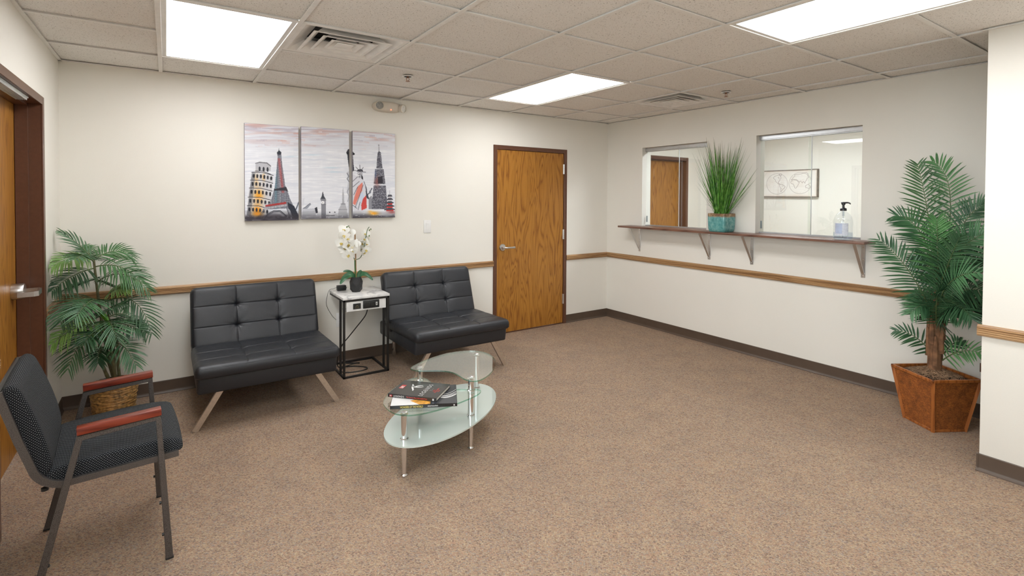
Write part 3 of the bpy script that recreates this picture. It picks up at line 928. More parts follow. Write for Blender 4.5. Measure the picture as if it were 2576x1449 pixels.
# light switch
t = thing('light_switch', 'white rocker light switch plate on wall beside oak door', 'switch', (-2.40, 0, 1.170))
MB().box(-.038, .038, -.006, 0, -.062, .062, .003, 2).build('plate', 'white', t)
mb = MB().box(-.0165, .0165, -.010, -.005, -.033, .033, .001, 1)
for v in mb.bm.verts:
    if v.co.y < -.008 and v.co.z < 0: v.co.y += .003
mb.build('rocker', 'white', t)
for z in (-.048, .048): MB().lathe([(0, -.0075), (.003, -.007), (.0035, -.006), (0, -.006)], 10, center=(0, 0, z), axis='Y').build('screw', 'white', t)

# emergency light
t = thing('emergency_light', 'beige twin head emergency light high on wall under ceiling', 'emergency light', (-2.807, 0, 2.272))
pr = []
mb = MB(); n = 40
outl = [(math.copysign(abs(math.cos(a)) ** .62, math.cos(a)) * .138, math.copysign(abs(math.sin(a)) ** .85, math.sin(a)) * .047) for a in [2 * PI * k / n for k in range(n)]]
rings = []
for sc_, y in ((1, 0), (1, -.03), (.97, -.045), (.88, -.056), (.6, -.062), (.2, -.064)):
    rings.append([mb.bm.verts.new((x * sc_, y, z * sc_)) for x, z in outl])
for A, B in zip(rings, rings[1:]):
    for k in range(n): mb.bm.faces.new((A[k], A[(k + 1) % n], B[(k + 1) % n], B[k]))
mb.bm.faces.new(rings[0]); mb.bm.faces.new(rings[-1])
mb.build('housing', 'offwhite', t, angle=50)
lens = plain('reflector_lens', (.30, .29, .27), .25, .3, .4, 160, .9, 220)
lens2 = plain('clear_lens', (.75, .74, .70), .2, .2, .25, 160, .9, 220)
for x, ang, lm in ((-.088, -8, lens), (.118, 30, lens2)):
    mb = MB().lathe([(0, .0), (.034, .0), (.038, -.012), (.038, -.034), (.034, -.037), (.0335, -.030), (0, -.030)], 28, axis='Y')
    hd = mb.build('lamp_head', 'offwhite', t, (x, -.048, .004 if x < 0 else -.004)); hd.rotation_euler = (R(8), 0, R(ang))
    MB().lathe([(0, -.034), (.02, -.0335), (.0335, -.031), (.0335, -.030), (0, -.030)], 24, axis='Y').build('lens', lm, hd)
MB().lathe([(0, -.067), (.004, -.066), (.005, -.062), (0, -.062)], 12, center=(.02, 0, -.028), axis='Y').build('indicator', plain('red_indicator', (.6, .05, .03), .3, emit=(1, .12, .06, 4)), t, label='glowing red indicator')

# fitting on the wall behind the planter
t = thing('wall_fitting', 'small brown plate with chrome fitting low behind short wall', 'wall fitting', (0, -3.505, .330))
MB().box(-.008, 0, -.045, .022, -.02, .04, .003, 2).build('plate', 'brown_metal', t)
MB().lathe([(0, -.055), (.014, -.053), (.020, -.044), (.020, -.02), (.010, -.018), (.010, -.006), (0, -.006)], 18, axis='X', center=(0, -.018, -.006)).build('knob', 'chrome', t)

# ------------------------------------------------------------------ glass coffee table
def closed_curve(pts, n=6):
    P = [Vector((x, y, 0)) for x, y in pts]; out = []; m = len(P)
    for i in range(m):
        a, b, c, d = P[i - 1], P[i], P[(i + 1) % m], P[(i + 2) % m]
        for k in range(n):
            s = k / n
            v = .5 * ((2 * b) + (c - a) * s + (2 * a - 5 * b + 4 * c - d) * s * s + (3 * b - a - 3 * c + d) * s ** 3)
            out.append((v.x, v.y))
    return out
CT = (-3.12, -1.82)
t = thing('coffee_table', 'three tier glass coffee table with chrome legs on the carpet', 'coffee table', (*CT, 0))
loc = lambda pts: [(x - CT[0], y - CT[1]) for x, y in pts]
top_o = [(-3.257, -1.634), (-3.193, -1.586), (-3.077, -1.530), (-2.951, -1.497), (-2.857, -1.502), (-2.780, -1.530), (-2.734, -1.585), (-2.717, -1.665), (-2.735, -1.755), (-2.770, -1.830), (-2.819, -1.899), (-2.885, -1.965),
         (-2.950, -2.014), (-3.005, -2.040), (-3.040, -2.040), (-3.066, -2.014), (-3.076, -1.965), (-3.074, -1.905), (-3.081, -1.850), (-3.105, -1.803), (-3.150, -1.762), (-3.198, -1.733), (-3.239, -1.707), (-3.258, -1.672)]
mid_o = [(-3.508, -1.850), (-3.517, -1.900), (-3.518, -1.964), (-3.503, -2.026), (-3.463, -2.073), (-3.409, -2.095), (-3.332, -2.102), (-3.246, -2.096), (-3.163, -2.080), (-3.076, -2.057), (-3.022, -2.036), (-2.986, -2.010), (-2.975, -1.988),
         (-2.990, -1.958), (-3.045, -1.925), (-3.105, -1.880), (-3.145, -1.820), (-3.160, -1.760), (-3.160, -1.700), (-3.158, -1.644), (-3.181, -1.607), (-3.214, -1.592), (-3.258, -1.600), (-3.330, -1.642), (-3.405, -1.705), (-3.465, -1.775)]
el = []
ca, sa = .85081, .52547
for k in range(72):
    a = 2 * PI * k / 72
    p, q_ = .472 * math.cos(a), .249 * math.sin(a)
    el.append((p * ca - q_ * sa, p * sa + q_ * ca))
ZL, ZM, ZT2 = .190, .335, .418
MB().prism(closed_curve(loc(top_o)), ZT2 - .0075, ZT2, 0, 1, .0016, 2).build('top_glass', ['table_glass', 'glass_edge'], t)
MB().prism(closed_curve(loc(mid_o)), ZM - .0075, ZM, 0, 1, .0016, 2).build('middle_glass', ['table_glass', 'glass_edge'], t)
MB().prism(el, ZL - .008, ZL, 0, None, .0015, 2).build('lower_shelf', 'frosted', t, label='frosted pale green glass shelf')
legs = {'A': (-3.461, -2.033, [ZM]), 'B': (-3.029, -1.971, [ZM, ZT2]), 'C': (-3.206, -1.655, [ZM, ZT2]), 'D': (-2.786, -1.617, [ZT2])}
for k, (x, y, ups) in legs.items():
    x, y = x - CT[0], y - CT[1]
    pr = [(0, 0), (.0165, 0), (.0175, .006), (.0135, .011), (.012, .014), (.0165, ZL - .010), (.0195, ZL - .009), (.0195, ZL - .0085)]
    lg = MB().lathe(pr + [(0, ZL - .0085)], 20).build('leg', 'chrome', t, (x, y, 0))
    z = ZL
    for u in ups:
        pr = [(0, z + .0005), (.0215, z + .0005), (.0215, z + .007), (.0165, z + .011), (.0165, u - .0165), (.0205, u - .0125), (.0205, u - .008), (0, u - .008)]
        MB().lathe(pr, 20).build('post', 'chrome', lg)
        z = u
    MB().lathe([(0, z + .0055), (.011, z + .005), (.0165, z + .0025), (.0165, z + .0004), (0, z + .0004)], 20).build('cap', 'satin', lg)

# ------------------------------------------------------------------ lettering and printed plates
def text_mesh(body, size, spacing=1.0, bold=0.0):
    c = bpy.data.curves.new('lettering', 'FONT'); c.body = body; c.size = size; c.space_character = spacing
    c.align_x = 'LEFT'; c.align_y = 'BOTTOM_BASELINE'; c.offset = bold; c.resolution_u = 3
    o = bpy.data.objects.new('lettering', c); COL.objects.link(o)
    bpy.context.view_layer.update()
    dg = bpy.context.evaluated_depsgraph_get()
    me = bpy.data.meshes.new_from_object(o.evaluated_get(dg)); me.name = 'lettering'
    bpy.data.objects.remove(o); bpy.data.curves.remove(c)
    return me
def frame_matrix(org, right, up):
    r_, u_ = Vector(right).normalized(), Vector(up).normalized(); n_ = r_.cross(u_)
    m = Matrix.Identity(4)
    for i in range(3): m[i][0], m[i][1], m[i][2], m[i][3] = r_[i], u_[i], n_[i], org[i]
    return m
def lettering(body, size, org, right, up, mat_, parent, spacing=1.0, stretch=(1, 1), bold=0.0, name='lettering'):
    me = text_mesh(body, size, spacing, bold)
    me.transform(frame_matrix(org, right, up) @ Matrix.Diagonal((stretch[0], stretch[1], 1, 1)))
    me.materials.clear(); me.materials.append(mat_)
    return put(name, me, parent)
def lin(c):
    c = np.asarray(c, dtype=np.float64)
    return np.where(c <= .04045, c / 12.92, ((c + .055) / 1.055) ** 2.4)
def print_plate(name, img, org, right, down, parent, material='vcol'):
    """a flat print: a fine sheet whose vertices carry the printed colours (img: rows, cols, 3 in 0..1 sRGB)"""
    h, w, _ = img.shape
    org, right, down = (np.array(v, float) for v in (org, right, down))
    jj, ii = np.mgrid[0:h, 0:w]
    co = org + (ii / (w - 1))[..., None] * right + (jj / (h - 1))[..., None] * down
    me = bpy.data.meshes.new(name)
    nf = (h - 1) * (w - 1)
    me.vertices.add(h * w); me.vertices.foreach_set('co', co.reshape(-1))
    a = (jj[:-1, :-1] * w + ii[:-1, :-1]).reshape(-1)
    idx = np.stack([a, a + w, a + w + 1, a + 1], 1).reshape(-1)
    me.loops.add(nf * 4); me.loops.foreach_set('vertex_index', idx)
    me.polygons.add(nf); me.polygons.foreach_set('loop_start', np.arange(nf) * 4)
    me.update(calc_edges=True)
    at = me.color_attributes.new('print', 'FLOAT_COLOR', 'POINT')
    rgba = np.ones((h * w, 4)); rgba[:, :3] = lin(np.clip(img, 0, 1)).reshape(-1, 3)
    at.data.foreach_set('color', rgba.reshape(-1))
    me.materials.append(MT[material])
    return put(name, me, parent)

class Raster:
    def __init__(s, w, h, sc, bg):
        s.w, s.h, s.sc = w, h, sc
        s.im = np.empty((h, w, 3)); s.im[:] = np.array(bg) / 255.
        s.Y, s.X = np.mgrid[0:h, 0:w]; s.X = (s.X + .5) * sc; s.Y = (s.Y + .5) * sc
        s.rg = np.random.default_rng(4)
    def blend(s, m, col, a=1.0):
        m = np.asarray(m, float)[..., None] * a
        s.im = s.im * (1 - m) + np.array(col) / 255. * m
    def poly_mask(s, pts):
        c = np.zeros((s.h, s.w), bool); n = len(pts)
        for i in range(n):
            x0, y0 = pts[i]; x1, y1 = pts[(i + 1) % n]
            if y0 == y1: continue
            k = ((y0 > s.Y) != (y1 > s.Y)) & (s.X < (x1 - x0) * (s.Y - y0) / (y1 - y0) + x0)
            c ^= k
        return c
    def fill(s, pts, col, a=1.0): s.blend(s.poly_mask(pts), col, a)
    def ell(s, cx, cy, rx, ry, col, a=1.0, soft=False):
        d = ((s.X - cx) / rx) ** 2 + ((s.Y - cy) / ry) ** 2
        s.blend(np.exp(-d * 1.2) if soft else d < 1, col, a)
    def line(s, pts, wd, col, a=1.0):
        m = np.zeros((s.h, s.w))
        for (x0, y0), (x1, y1) in zip(pts, pts[1:]):
            L2 = max(1e-6, (x1 - x0) ** 2 + (y1 - y0) ** 2)
            tt = np.clip(((s.X - x0) * (x1 - x0) + (s.Y - y0) * (y1 - y0)) / L2, 0, 1)
            d = np.hypot(s.X - x0 - tt * (x1 - x0), s.Y - y0 - tt * (y1 - y0))
            m = np.maximum(m, np.clip((wd / 2 - d) / s.sc + .5, 0, 1))
        s.blend(m, col, a)
    def noise(s, sx, sy):
        gx, gy = int(s.w * s.sc / sx) + 3, int(s.h * s.sc / sy) + 3
        g = s.rg.random((gy, gx))
        fx, fy = s.X / sx, s.Y / sy
        ix, iy = fx.astype(int), fy.astype(int); tx, ty = fx - ix, fy - iy
        return (g[iy, ix] * (1 - tx) + g[iy, ix + 1] * tx) * (1 - ty) + (g[iy + 1, ix] * (1 - tx) + g[iy + 1, ix + 1] * tx) * ty

def paint_cities():
    """a painterly skyline of landmarks under a brushed sky, in picture units 2149 x 1449"""
    s = Raster(716, 483, 3.0, (222, 224, 231))
    n1, n2, n3 = s.noise(170, 9), s.noise(260, 22), s.noise(90, 5)
    s.blend(np.clip((n1 - .5) * 1.6, 0, 1), (244, 245, 248), .8)
    s.blend(np.clip((n2 - .55) * 2.2, 0, 1), (200, 205, 219), .6)
    topw = np.clip((430 - s.Y) / 330, 0, 1)
    s.blend(np.clip((n1 - .42) * 3, 0, 1) * topw, (171, 160, 174), .75)
    s.blend(np.clip((n2 - .47) * 4, 0, 1) * topw, (205, 160, 150), .7)
    rg = s.rg
    for k in range(95):
        x, y = rg.uniform(110, 2000), rg.uniform(95, 470); wd, hh = rg.uniform(40, 170), rg.uniform(8, 26)
        col = [(208, 150, 138), (233, 230, 234), (174, 166, 182), (221, 182, 172), (240, 240, 244)][rg.integers(5)]
        m = (np.abs(s.X - x) < wd / 2) & (np.abs(s.Y - y - .08 * (s.X - x)) < hh / 2)
        s.blend(m * np.clip((n3 - .2) * 1.6, 0, 1), col, rg.uniform(.4, .85) * max(.12, 1 - max(0, y - 250) / 230))
    for x, y in ((1210, 650), (1240, 705), (950, 490), (700, 520)): s.ell(x, y, 110, 10, (176, 206, 222), .5, True)
    s.blend(np.clip((n3 - .55) * 2, 0, 1) * (s.Y > 430), (250, 250, 252), .8)
    spk = s.noise(7, 7); lat = .5 + .5 * np.sin((s.X + s.Y * 1.15) * .42) * np.sin((s.X - s.Y * 1.15) * .42) * 1.2
    # leaning tower
    lv = [(600, 250, 440), (700, 248, 438), (715, 205, 468), (815, 190, 463), (915, 176, 455), (1030, 160, 440), (1140, 150, 415), (1260, 140, 362)]
    s.fill([(250, 600), (300, 578), (400, 590), (442, 630), (438, 700), (248, 700)], (186, 186, 192))
    for (ya, la, ra), (yb, lb, rb) in zip(lv[1:], lv[2:]):
        s.fill([(la, ya), (ra, ya + 40), (rb, yb + 40), (lb, yb)], (205, 204, 208))
    s.fill([(205, 715), (250, 715), (190, 1262), (138, 1262)], (70, 74, 84), .55)
    s.ell(285, 1010, 62, 90, (240, 158, 30), .9, True); s.ell(270, 1200, 60, 90, (238, 150, 24), .95, True); s.ell(260, 830, 30, 90, (232, 178, 90), .6, True); s.ell(350, 780, 20, 60, (240, 170, 60), .6, True)
    for (ya, la, ra), (yb, lb, rb) in zip(lv[2:], lv[3:]):
        s.line([(la - 4, ya), ((la + ra) / 2, ya + 4), (ra + 4, ya + 42)], 8, (48, 48, 56))
        s.line([(la - 2, ya + 10), ((la + ra) / 2, ya + 14), (ra + 2, ya + 52)], 4, (236, 236, 238))
        for k in range(6):
            f = (k + .5) / 6
            x = la + (ra - la) * f; yy = ya + 38 * f * f + 22
            dk = (38, 38, 46) if k % 5 else (25, 27, 34)
            s.ell(x, yy + 22, 13, 22, dk, .95); s.fill([(x - 13, yy + 22), (x + 13, yy + 22), (x + 10, yy + 50), (x - 12, yy + 50)], dk, .6)
    for x in (300, 350, 400): s.ell(x, 672 + (x - 300) * .1, 13, 30, (45, 45, 52))
    s.line([(250, 602), (300, 590), (390, 600), (442, 640)], 7, (60, 60, 66)); s.line([(248, 700), (340, 702), (440, 742)], 7, (60, 60, 66))
    # iron tower
    body = [(547, 405), (551, 440), (575, 462), (578, 520), (590, 640), (608, 760), (625, 880), (655, 950), (690, 1060), (722, 1120), (800, 1310), (690, 1322), (640, 1180), (360, 1190), (300, 1310), (250, 1310), (360, 1170), (415, 1112), (440, 1080), (472, 965), (492, 900), (508, 750), (520, 620), (530, 520), (520, 470), (540, 445)]
    m = s.poly_mask(body)
    s.blend(m, (62, 64, 76), .9)
    s.blend(m * (lat > .55) * (s.Y > 500), (206, 208, 216), .75)
    s.blend(m * (spk > .72), (150, 154, 166), .45)
    s.fill([(522, 462), (545, 440), (578, 464), (574, 490), (526, 486)], (44, 48, 58))
    s.blend(m * np.exp(-((s.X - 540 - (s.Y - 500) * .12) / 18.) ** 2) * (s.Y > 540) * (s.Y < 980), (205, 62, 58), .5)
    s.blend(m * np.exp(-((s.X - 505 - (s.Y - 800) * .0) / 16.) ** 2) * (s.Y > 560), (66, 120, 138), .5)
    s.fill([(480, 930), (640, 905), (665, 965), (620, 950), (478, 950)], (52, 52, 60))
    s.fill([(372, 1132), (640, 1095), (640, 1122), (372, 1155)], (170, 58, 58)); s.fill([(360, 1165), (650, 1122), (650, 1150), (360, 1190)], (212, 212, 218), .9)
    for k in range(18): s.line([(372 + k * 16, 1160 - k * 2.2), (372 + k * 16, 1190 - k * 2.2)], 5, (70, 70, 80))
    s.ell(500, 1340, 150, 135, (196, 196, 204)); s.line([(350, 1330), (400, 1255), (480, 1212), (560, 1215), (640, 1280)], 22, (64, 66, 76)); s.line([(360, 1322), (410, 1250), (485, 1212), (560, 1218), (640, 1290)], 4, (220, 220, 226))
    s.ell(490, 1330, 90, 50, (120, 122, 132), .8, True)
    s.fill([(655, 1100), (745, 1150), (812, 1290), (760, 1320), (700, 1250), (665, 1170)], (42, 46, 58)); s.fill([(660, 1180), (690, 1200), (730, 1320), (700, 1320)], (190, 192, 200), .8)
    s.line([(770, 1190), (805, 1105)], 14, (60, 70, 86))
    # shells, clock tower, stupa
    s.fill([(850, 1172), (935, 1100), (950, 1118), (900, 1172)], (150, 154, 166)); s.line([(850, 1172), (940, 1102)], 6, (90, 92, 104)); s.fill([(845, 1050), (872, 1030), (860, 1120), (842, 1150)], (214, 216, 224))
    s.fill([(842, 1180), (1000, 1165), (1010, 1265), (842, 1265)], (196, 198, 206)); s.fill([(995, 1165), (1024, 1148), (1034, 1222), (1008, 1228)], (44, 46, 56)); s.line([(845, 1215), (1000, 1205)], 3, (130, 132, 142))
    s.fill([(1076, 1292), (1076, 1060), (1064, 1048), (1082, 1015), (1097, 948), (1112, 1015), (1134, 1046), (1136, 1060), (1136, 1292)], (146, 146, 154))
    s.fill([(1066, 1048), (1082, 1012), (1097, 948), (1112, 1012), (1132, 1046)], (62, 64, 74)); s.ell(1097, 1092, 20, 20, (236, 236, 238)); s.ell(1097, 1092, 20, 20, (60, 60, 70), .0)
    s.line([(1097, 1092), (1090, 1100)], 4, (70, 70, 80))
    for x in (1082, 1092, 1104, 1116, 1128): s.line([(x, 1120), (x, 1290)], 4, (96, 96, 106), .8)
    s.line([(1068, 1060), (1138, 1060)], 6, (70, 70, 80)); s.line([(1076, 1116), (1136, 1116)], 5, (80, 80, 90))
    s.fill([(1293, 1285), (1300, 1180), (1330, 1122), (1346, 1092), (1352, 960), (1358, 876), (1366, 960), (1374, 1092), (1392, 1122), (1412, 1180), (1424, 1285)], (182, 183, 189))
    for y in range(970, 1100, 16): s.line([(1348, y), (1372, y)], 3, (140, 140, 148))
    s.line([(1300, 1180), (1412, 1180)], 5, (120, 120, 128)); s.line([(1330, 1110), (1390, 1110)], 6, (90, 90, 98))
    for k in range(6): s.ell(1150 + k * 18, 1256, 6, 8, (50, 50, 60)); 
    s.ell(1184, 1216, 10, 8, (60, 60, 70)); s.ell(1250, 1215, 9, 8, (90, 90, 100))
    # statue with torch
    s.fill([(1400, 462), (1424, 420), (1442, 414), (1442, 690), (1432, 620), (1422, 545), (1416, 480)], (46, 46, 54)); s.fill([(1404, 462), (1442, 456), (1442, 476), (1410, 482)], (20, 22, 28))
    s.fill([(1476, 450), (1492, 472), (1490, 494), (1480, 506), (1484, 560), (1496, 690), (1476, 710)], (48, 48, 58)); s.ell(1490, 484, 12, 14, (20, 22, 28))
    s.fill([(1410, 710), (1442, 690), (1442, 1240), (1420, 1240), (1428, 1000), (1408, 950), (1426, 830)], (198, 200, 208)); s.line([(1412, 720), (1436, 760), (1412, 790), (1440, 830)], 8, (84, 86, 96)); s.line([(1440, 900), (1412, 960), (1438, 1010), (1420, 1080)], 5, (120, 122, 132))
    s.fill([(1476, 740), (1540, 765), (1615, 815), (1650, 900), (1664, 1010), (1650, 1190), (1560, 1215), (1500, 1210), (1476, 1140)], (216, 216, 224))
    s.fill([(1480, 1110), (1500, 1020), (1545, 890), (1602, 838), (1600, 940), (1560, 1010), (1510, 1130)], (226, 122, 104), .9); s.fill([(1606, 1050), (1650, 1000), (1656, 1165), (1590, 1195), (1585, 1130)], (206, 66, 62), .95); s.fill([(1560, 1010), (1600, 960), (1620, 1010), (1580, 1120)], (196, 210, 232), .8)
    for p in ([(1478, 830), (1540, 770)], [(1480, 900), (1560, 830)], [(1510, 1160), (1560, 1020), (1610, 870)], [(1545, 1190), (1570, 1090)], [(1490, 1000), (1540, 900)], [(1620, 830), (1655, 930), (1650, 1020)], [(1480, 1130), (1530, 1170)]): s.line(p, 6, (74, 74, 86))
    s.ell(1568, 740, 34, 48, (176, 176, 184)); s.fill([(1585, 740), (1606, 770), (1608, 812), (1588, 790)], (34, 34, 40)); s.fill([(1534, 735), (1560, 720), (1560, 760), (1540, 770)], (226, 226, 230)); s.line([(1545, 742), (1572, 738)], 6, (50, 50, 58)); s.line([(1556, 770), (1572, 768)], 4, (70, 70, 78))
    s.fill([(1530, 706), (1538, 684), (1570, 674), (1602, 682), (1608, 706), (1570, 694)], (58, 58, 66))
    for q in ((1488, 690), (1518, 648), (1567, 622), (1612, 652), (1642, 712)): s.line([(1570, 705), q], 6, (64, 64, 74))
    s.line([(1645, 900), (1660, 1000), (1690, 975), (1722, 915)], 12, (74, 76, 88)); s.ell(1700, 960, 14, 18, (120, 124, 136)); s.fill([(1640, 940), (1672, 1000), (1690, 1060), (1655, 1040)], (56, 58, 70))
    # temple tower and pagoda
    for P_ in ([(1796, 470), (1812, 440), (1840, 460), (1850, 560), (1862, 662), (1782, 662), (1788, 560)], [(1764, 672), (1876, 672), (1888, 760), (1900, 860), (1748, 860), (1758, 760)], [(1745, 880), (1906, 880), (1920, 1050), (1726, 1050)], [(1720, 1050), (1922, 1050), (1926, 1180), (1718, 1180)]):
        m = s.poly_mask(P_); s.blend(m, (86, 86, 98), .95); s.blend(m * (s.noise(7, 6) > .52), (190, 190, 198), .6); s.blend(m * (np.sin(s.Y * .30) > .35), (44, 44, 54), .6)
    s.line([(1812, 362), (1815, 450)], 5, (110, 110, 118)); s.ell(1812, 368, 8, 6, (120, 120, 126))
    s.ell(1790, 830, 34, 70, (150, 82, 74), .7, True); s.fill([(1800, 770), (1862, 760), (1868, 850), (1800, 855)], (34, 32, 40), .8); s.ell(1770, 740, 14, 60, (90, 110, 150), .5, True)
    s.fill([(1680, 1040), (1720, 1005), (1726, 1180), (1680, 1180)], (120, 120, 130), .8)
    s.line([(1960, 940), (1960, 990)], 4, (110, 110, 120))
    for k in range(5):
        y = 992 + k * 42; hw_ = 30 + k * 11
        s.fill([(1958 - hw_, y + 22), (1940, y), (1980, y), (1962 + hw_, y + 18), (1962 + hw_, y + 26), (1958 - hw_, y + 32)], (70, 70, 80)); s.fill([(1962 - hw_ * .7, y + 28), (1958 + hw_ * .7, y + 26), (1958 + hw_ * .7, y + 42), (1962 - hw_ * .7, y + 42)], (206, 200, 204) if k < 2 else (196, 60, 56))
    # smudged ground
    g = np.clip((s.Y - 1195) / 95, 0, 1) * np.clip(.35 + s.noise(60, 26) * 1.2, 0, 1)
    side = np.where((s.X > 820) & (s.X < 1450), .6, 1.0)
    s.blend(g * side * (s.noise(26, 14) > .14), (44, 42, 50), .9)
    s.blend(np.clip((s.Y - 1240) / 60, 0, 1) * side * .7, (58, 52, 60), .8)
    s.ell(1745, 1232, 62, 24, (244, 164, 30), .95, True); s.ell(1700, 1208, 30, 14, (240, 180, 70), .7, True); s.ell(1990, 1215, 60, 20, (150, 50, 44), .7, True); s.ell(270, 1245, 60, 26, (236, 150, 30), .8, True)
    s.blend(s.noise(4, 4), (255, 255, 255), .05)
    return s.im
ART = paint_cities()
def art_panel(x0, x1, t0, t1, b0, b1, nw=150, nh=270):
    v, u = np.mgrid[0:nh, 0:nw]; u = u / (nw - 1); v = v / (nh - 1)
    X = x0 + u * (x1 - x0); top = t0 + u * (t1 - t0); bot = b0 + u * (b1 - b0); Y = top + v * (bot - top)
    acc = 0
    for dx in (-1, 1):
        for dy in (-1, 1):
            acc = acc + ART[np.clip(((Y + dy) / 3).astype(int), 0, 482), np.clip(((X + dx) / 3).astype(int), 0, 715)]
    return acc / 4
canvas_edge = plain('canvas_edge', (.34, .31, .33), .8, 0, .2, 20)
for lab, x0, x1, zb, zt, q in (('canvas print with leaning tower and iron lattice tower, first from the palm', -3.972, -3.572, 1.258, 2.030, (118, 805, 90, 145, 1332, 1328)),
                           ('middle canvas print with small clock tower under pale sky', -3.553, -3.156, 1.265, 2.036, (832, 1440, 132, 178, 1302, 1288)),
                           ('canvas print with crowned statue and temple tower, nearest the light switch', -3.128, -2.737, 1.265, 2.032, (1478, 2030, 195, 225, 1292, 1280))):
    t = thing('canvas_print', lab, 'picture', (x0, 0, zb), 0, 'three part city skyline picture on the wall')
    w_, h_ = x1 - x0, zt - zb
    MB().box(0, w_, -.034, -.004, 0, h_, .002, 2).build('stretched_canvas', canvas_edge, t)
    print_plate('printed_face', art_panel(*q), (.0015, -.0345, h_ - .0015), (w_ - .003, 0, 0), (0, 0, -h_ + .003), t)
    MB().box(.02, w_ - .02, -.004, 0, .02, .05).box(.02, w_ - .02, -.004, 0, h_ - .05, h_ - .02).build('hanging_bar', 'oak_trim', t)

# old world map in the office
def paint_map():
    s = Raster(300, 142, 2.4, (233, 228, 222))
    s.blend(np.clip((s.noise(60, 50) - .5) * 2, 0, 1), (222, 212, 202), .6)
    e = np.minimum(np.minimum(s.X, 720 - s.X), np.minimum(s.Y, 340 - s.Y))
    s.blend(np.exp(-e / 14.), (196, 164, 140), .4)
    ink = (134, 116, 110)
    c1, c2, r_ = (222, 172), (518, 168), 140
    for c in (c1, c2):
        pts = [(c[0] + r_ * math.cos(a), c[1] + r_ * math.sin(a)) for a in [2 * PI * k / 60 for k in range(61)]]
        s.line(pts, 3.2, (168, 158, 152)); s.line([(x * .96 + c[0] * .04, y * .96 + c[1] * .04) for x, y in pts], 1.6, (190, 180, 174))
        for q in (-.6, -.3, .3, .6):
            s.line([(c[0] - r_ * math.sqrt(1 - q * q), c[1] + q * r_), (c[0] + r_ * math.sqrt(1 - q * q), c[1] + q * r_)], 1.2, (206, 198, 192))
    F = lambda pts, o: [(x + o[0], y + o[1]) for x, y in pts]
    na = [(-48, -84), (-30, -104), (0, -112), (30, -122), (52, -108), (46, -92), (56, -78), (40, -64), (34, -46), (28, -30), (14, -22), (20, -8), (34, -2), (44, 8), (30, 10), (12, -4), (-4, -18), (-20, -40), (-26, -62), (-44, -70), (-48, -84)]
    sa_ = [(44, 8), (62, 6), (84, 20), (108, 34), (98, 58), (80, 72), (62, 98), (50, 112), (54, 92), (54, 62), (40, 40), (36, 22), (44, 8)]
    grn = [(24, -122), (40, -136), (62, -130), (58, -110), (40, -104), (24, -122)]
    for p in (na, sa_, grn): s.line(F(p, c1), 3.6, ink)
    s.line(F([(10, -92), (24, -84), (18, -72), (34, -76)], c1), 2.4, ink)
    afr = [(-116, -22), (-96, -40), (-66, -44), (-40, -36), (-24, -14), (-8, -8), (-22, 18), (-32, 40), (-50, 66), (-66, 62), (-74, 30), (-86, 8), (-110, 4), (-118, -10), (-116, -22)]
    eua = [(-112, -48), (-96, -60), (-86, -80), (-66, -92), (-70, -110), (-40, -112), (0, -118), (40, -128), (74, -136), (96, -118), (92, -92), (104, -70), (86, -62), (76, -34), (64, -18), (60, 4), (50, -12), (36, -22), (28, 0), (16, -18), (2, -26), (-10, -16), (-30, -36), (-50, -50), (-66, -46), (-84, -56), (-104, -44), (-112, -48)]
    aus = [(66, 36), (86, 22), (104, 18), (118, 34), (124, 56), (104, 72), (90, 62), (72, 62), (66, 36)]
    for p in (afr, eua, aus): s.line(F(p, c2), 3.6, ink)
    s.line(F([(104, 6), (128, 0), (140, 12)], c2), 3, ink)
    rg = s.rg
    for k in range(46):
        a, q = rg.uniform(0, 6.28), rg.uniform(.2, .9) * r_; c = c1 if k % 2 else c2
        x, y = c[0] + q * math.cos(a), c[1] + q * math.sin(a); l = rg.uniform(5, 16)
        s.line([(x, y), (x + l, y + rg.uniform(-3, 3))], 1.6, (176, 164, 158))
    return s.im
MY0, MY1 = -1.432, -.694
t = thing('framed_map', 'framed old double hemisphere world map on the office wall', 'map', (OX2, 0, 1.473))
MB().box(-.036, -.001, MY0 + .004, MY1 - .004, .004, .347, .001, 1).build('panel', 'offwhite', t)
fr = MB()
for (a, b, c, d) in ((MY0, MY1, 0, .010), (MY0, MY1, .341, .351), (MY0, MY0 + .010, .010, .341), (MY1 - .010, MY1, .010, .341)): fr.box(-.044, 0, a, b, c, d, .001, 1)
fr.build('frame', plain('weathered_frame', (.17, .13, .10), .6, 0, .3, 30), t)
print_plate('printed_map', paint_map(), (-.0368, MY1 - .011, .340), (0, MY0 - MY1 + .022, 0), (0, 0, -.329), t)

# ------------------------------------------------------------------ books
ink_w = plain('white_ink', (.78, .77, .76), .4, 0, 0); ink_r = plain('red_ink', (.50, .05, .045), .4, 0, 0); ink_y = plain('gold_ink', (.56, .45, .12), .4, 0, 0)
ink_o = plain('orange_print', (.72, .33, .055), .35, 0, .5, 60); ink_g = plain('grey_ink', (.36, .35, .34), .4, 0, 0)
cov_blk = plain('black_book_cover', (.020, .019, .020), .26, 0, .05); cov_grey = plain('charcoal_book_cover', (.030, .027, .026), .24, 0, .12, 14)
cov_navy = plain('slate_book_cover', (.035, .038, .048), .25, 0, .1); cov_wht = plain('white_book_cover', (.76, .75, .74), .25, 0, .02)
pages = plain('page_block', (.66, .63, .57), .8, 0, .1, 300)
def book(label, org, rz, length, depth, thick, cover, hard=.0022):
    """spine along local x facing -y, cover face up"""
    t = thing('book', label, 'book', org, rz, 'books on the coffee table')
    c = hard
    mb = MB().box(0, length, 0, depth, 0, c, .0006, 1).box(0, length, 0, depth, thick - c, thick, .0006, 1).box(0, length, 0, c * 1.2, 0, thick, .0008, 1)
    mb.build('cover', cover, t)
    MB().box(.003, length - .003, c, depth - .004, c, thick - c).build('page_block', pages, t)
    return t
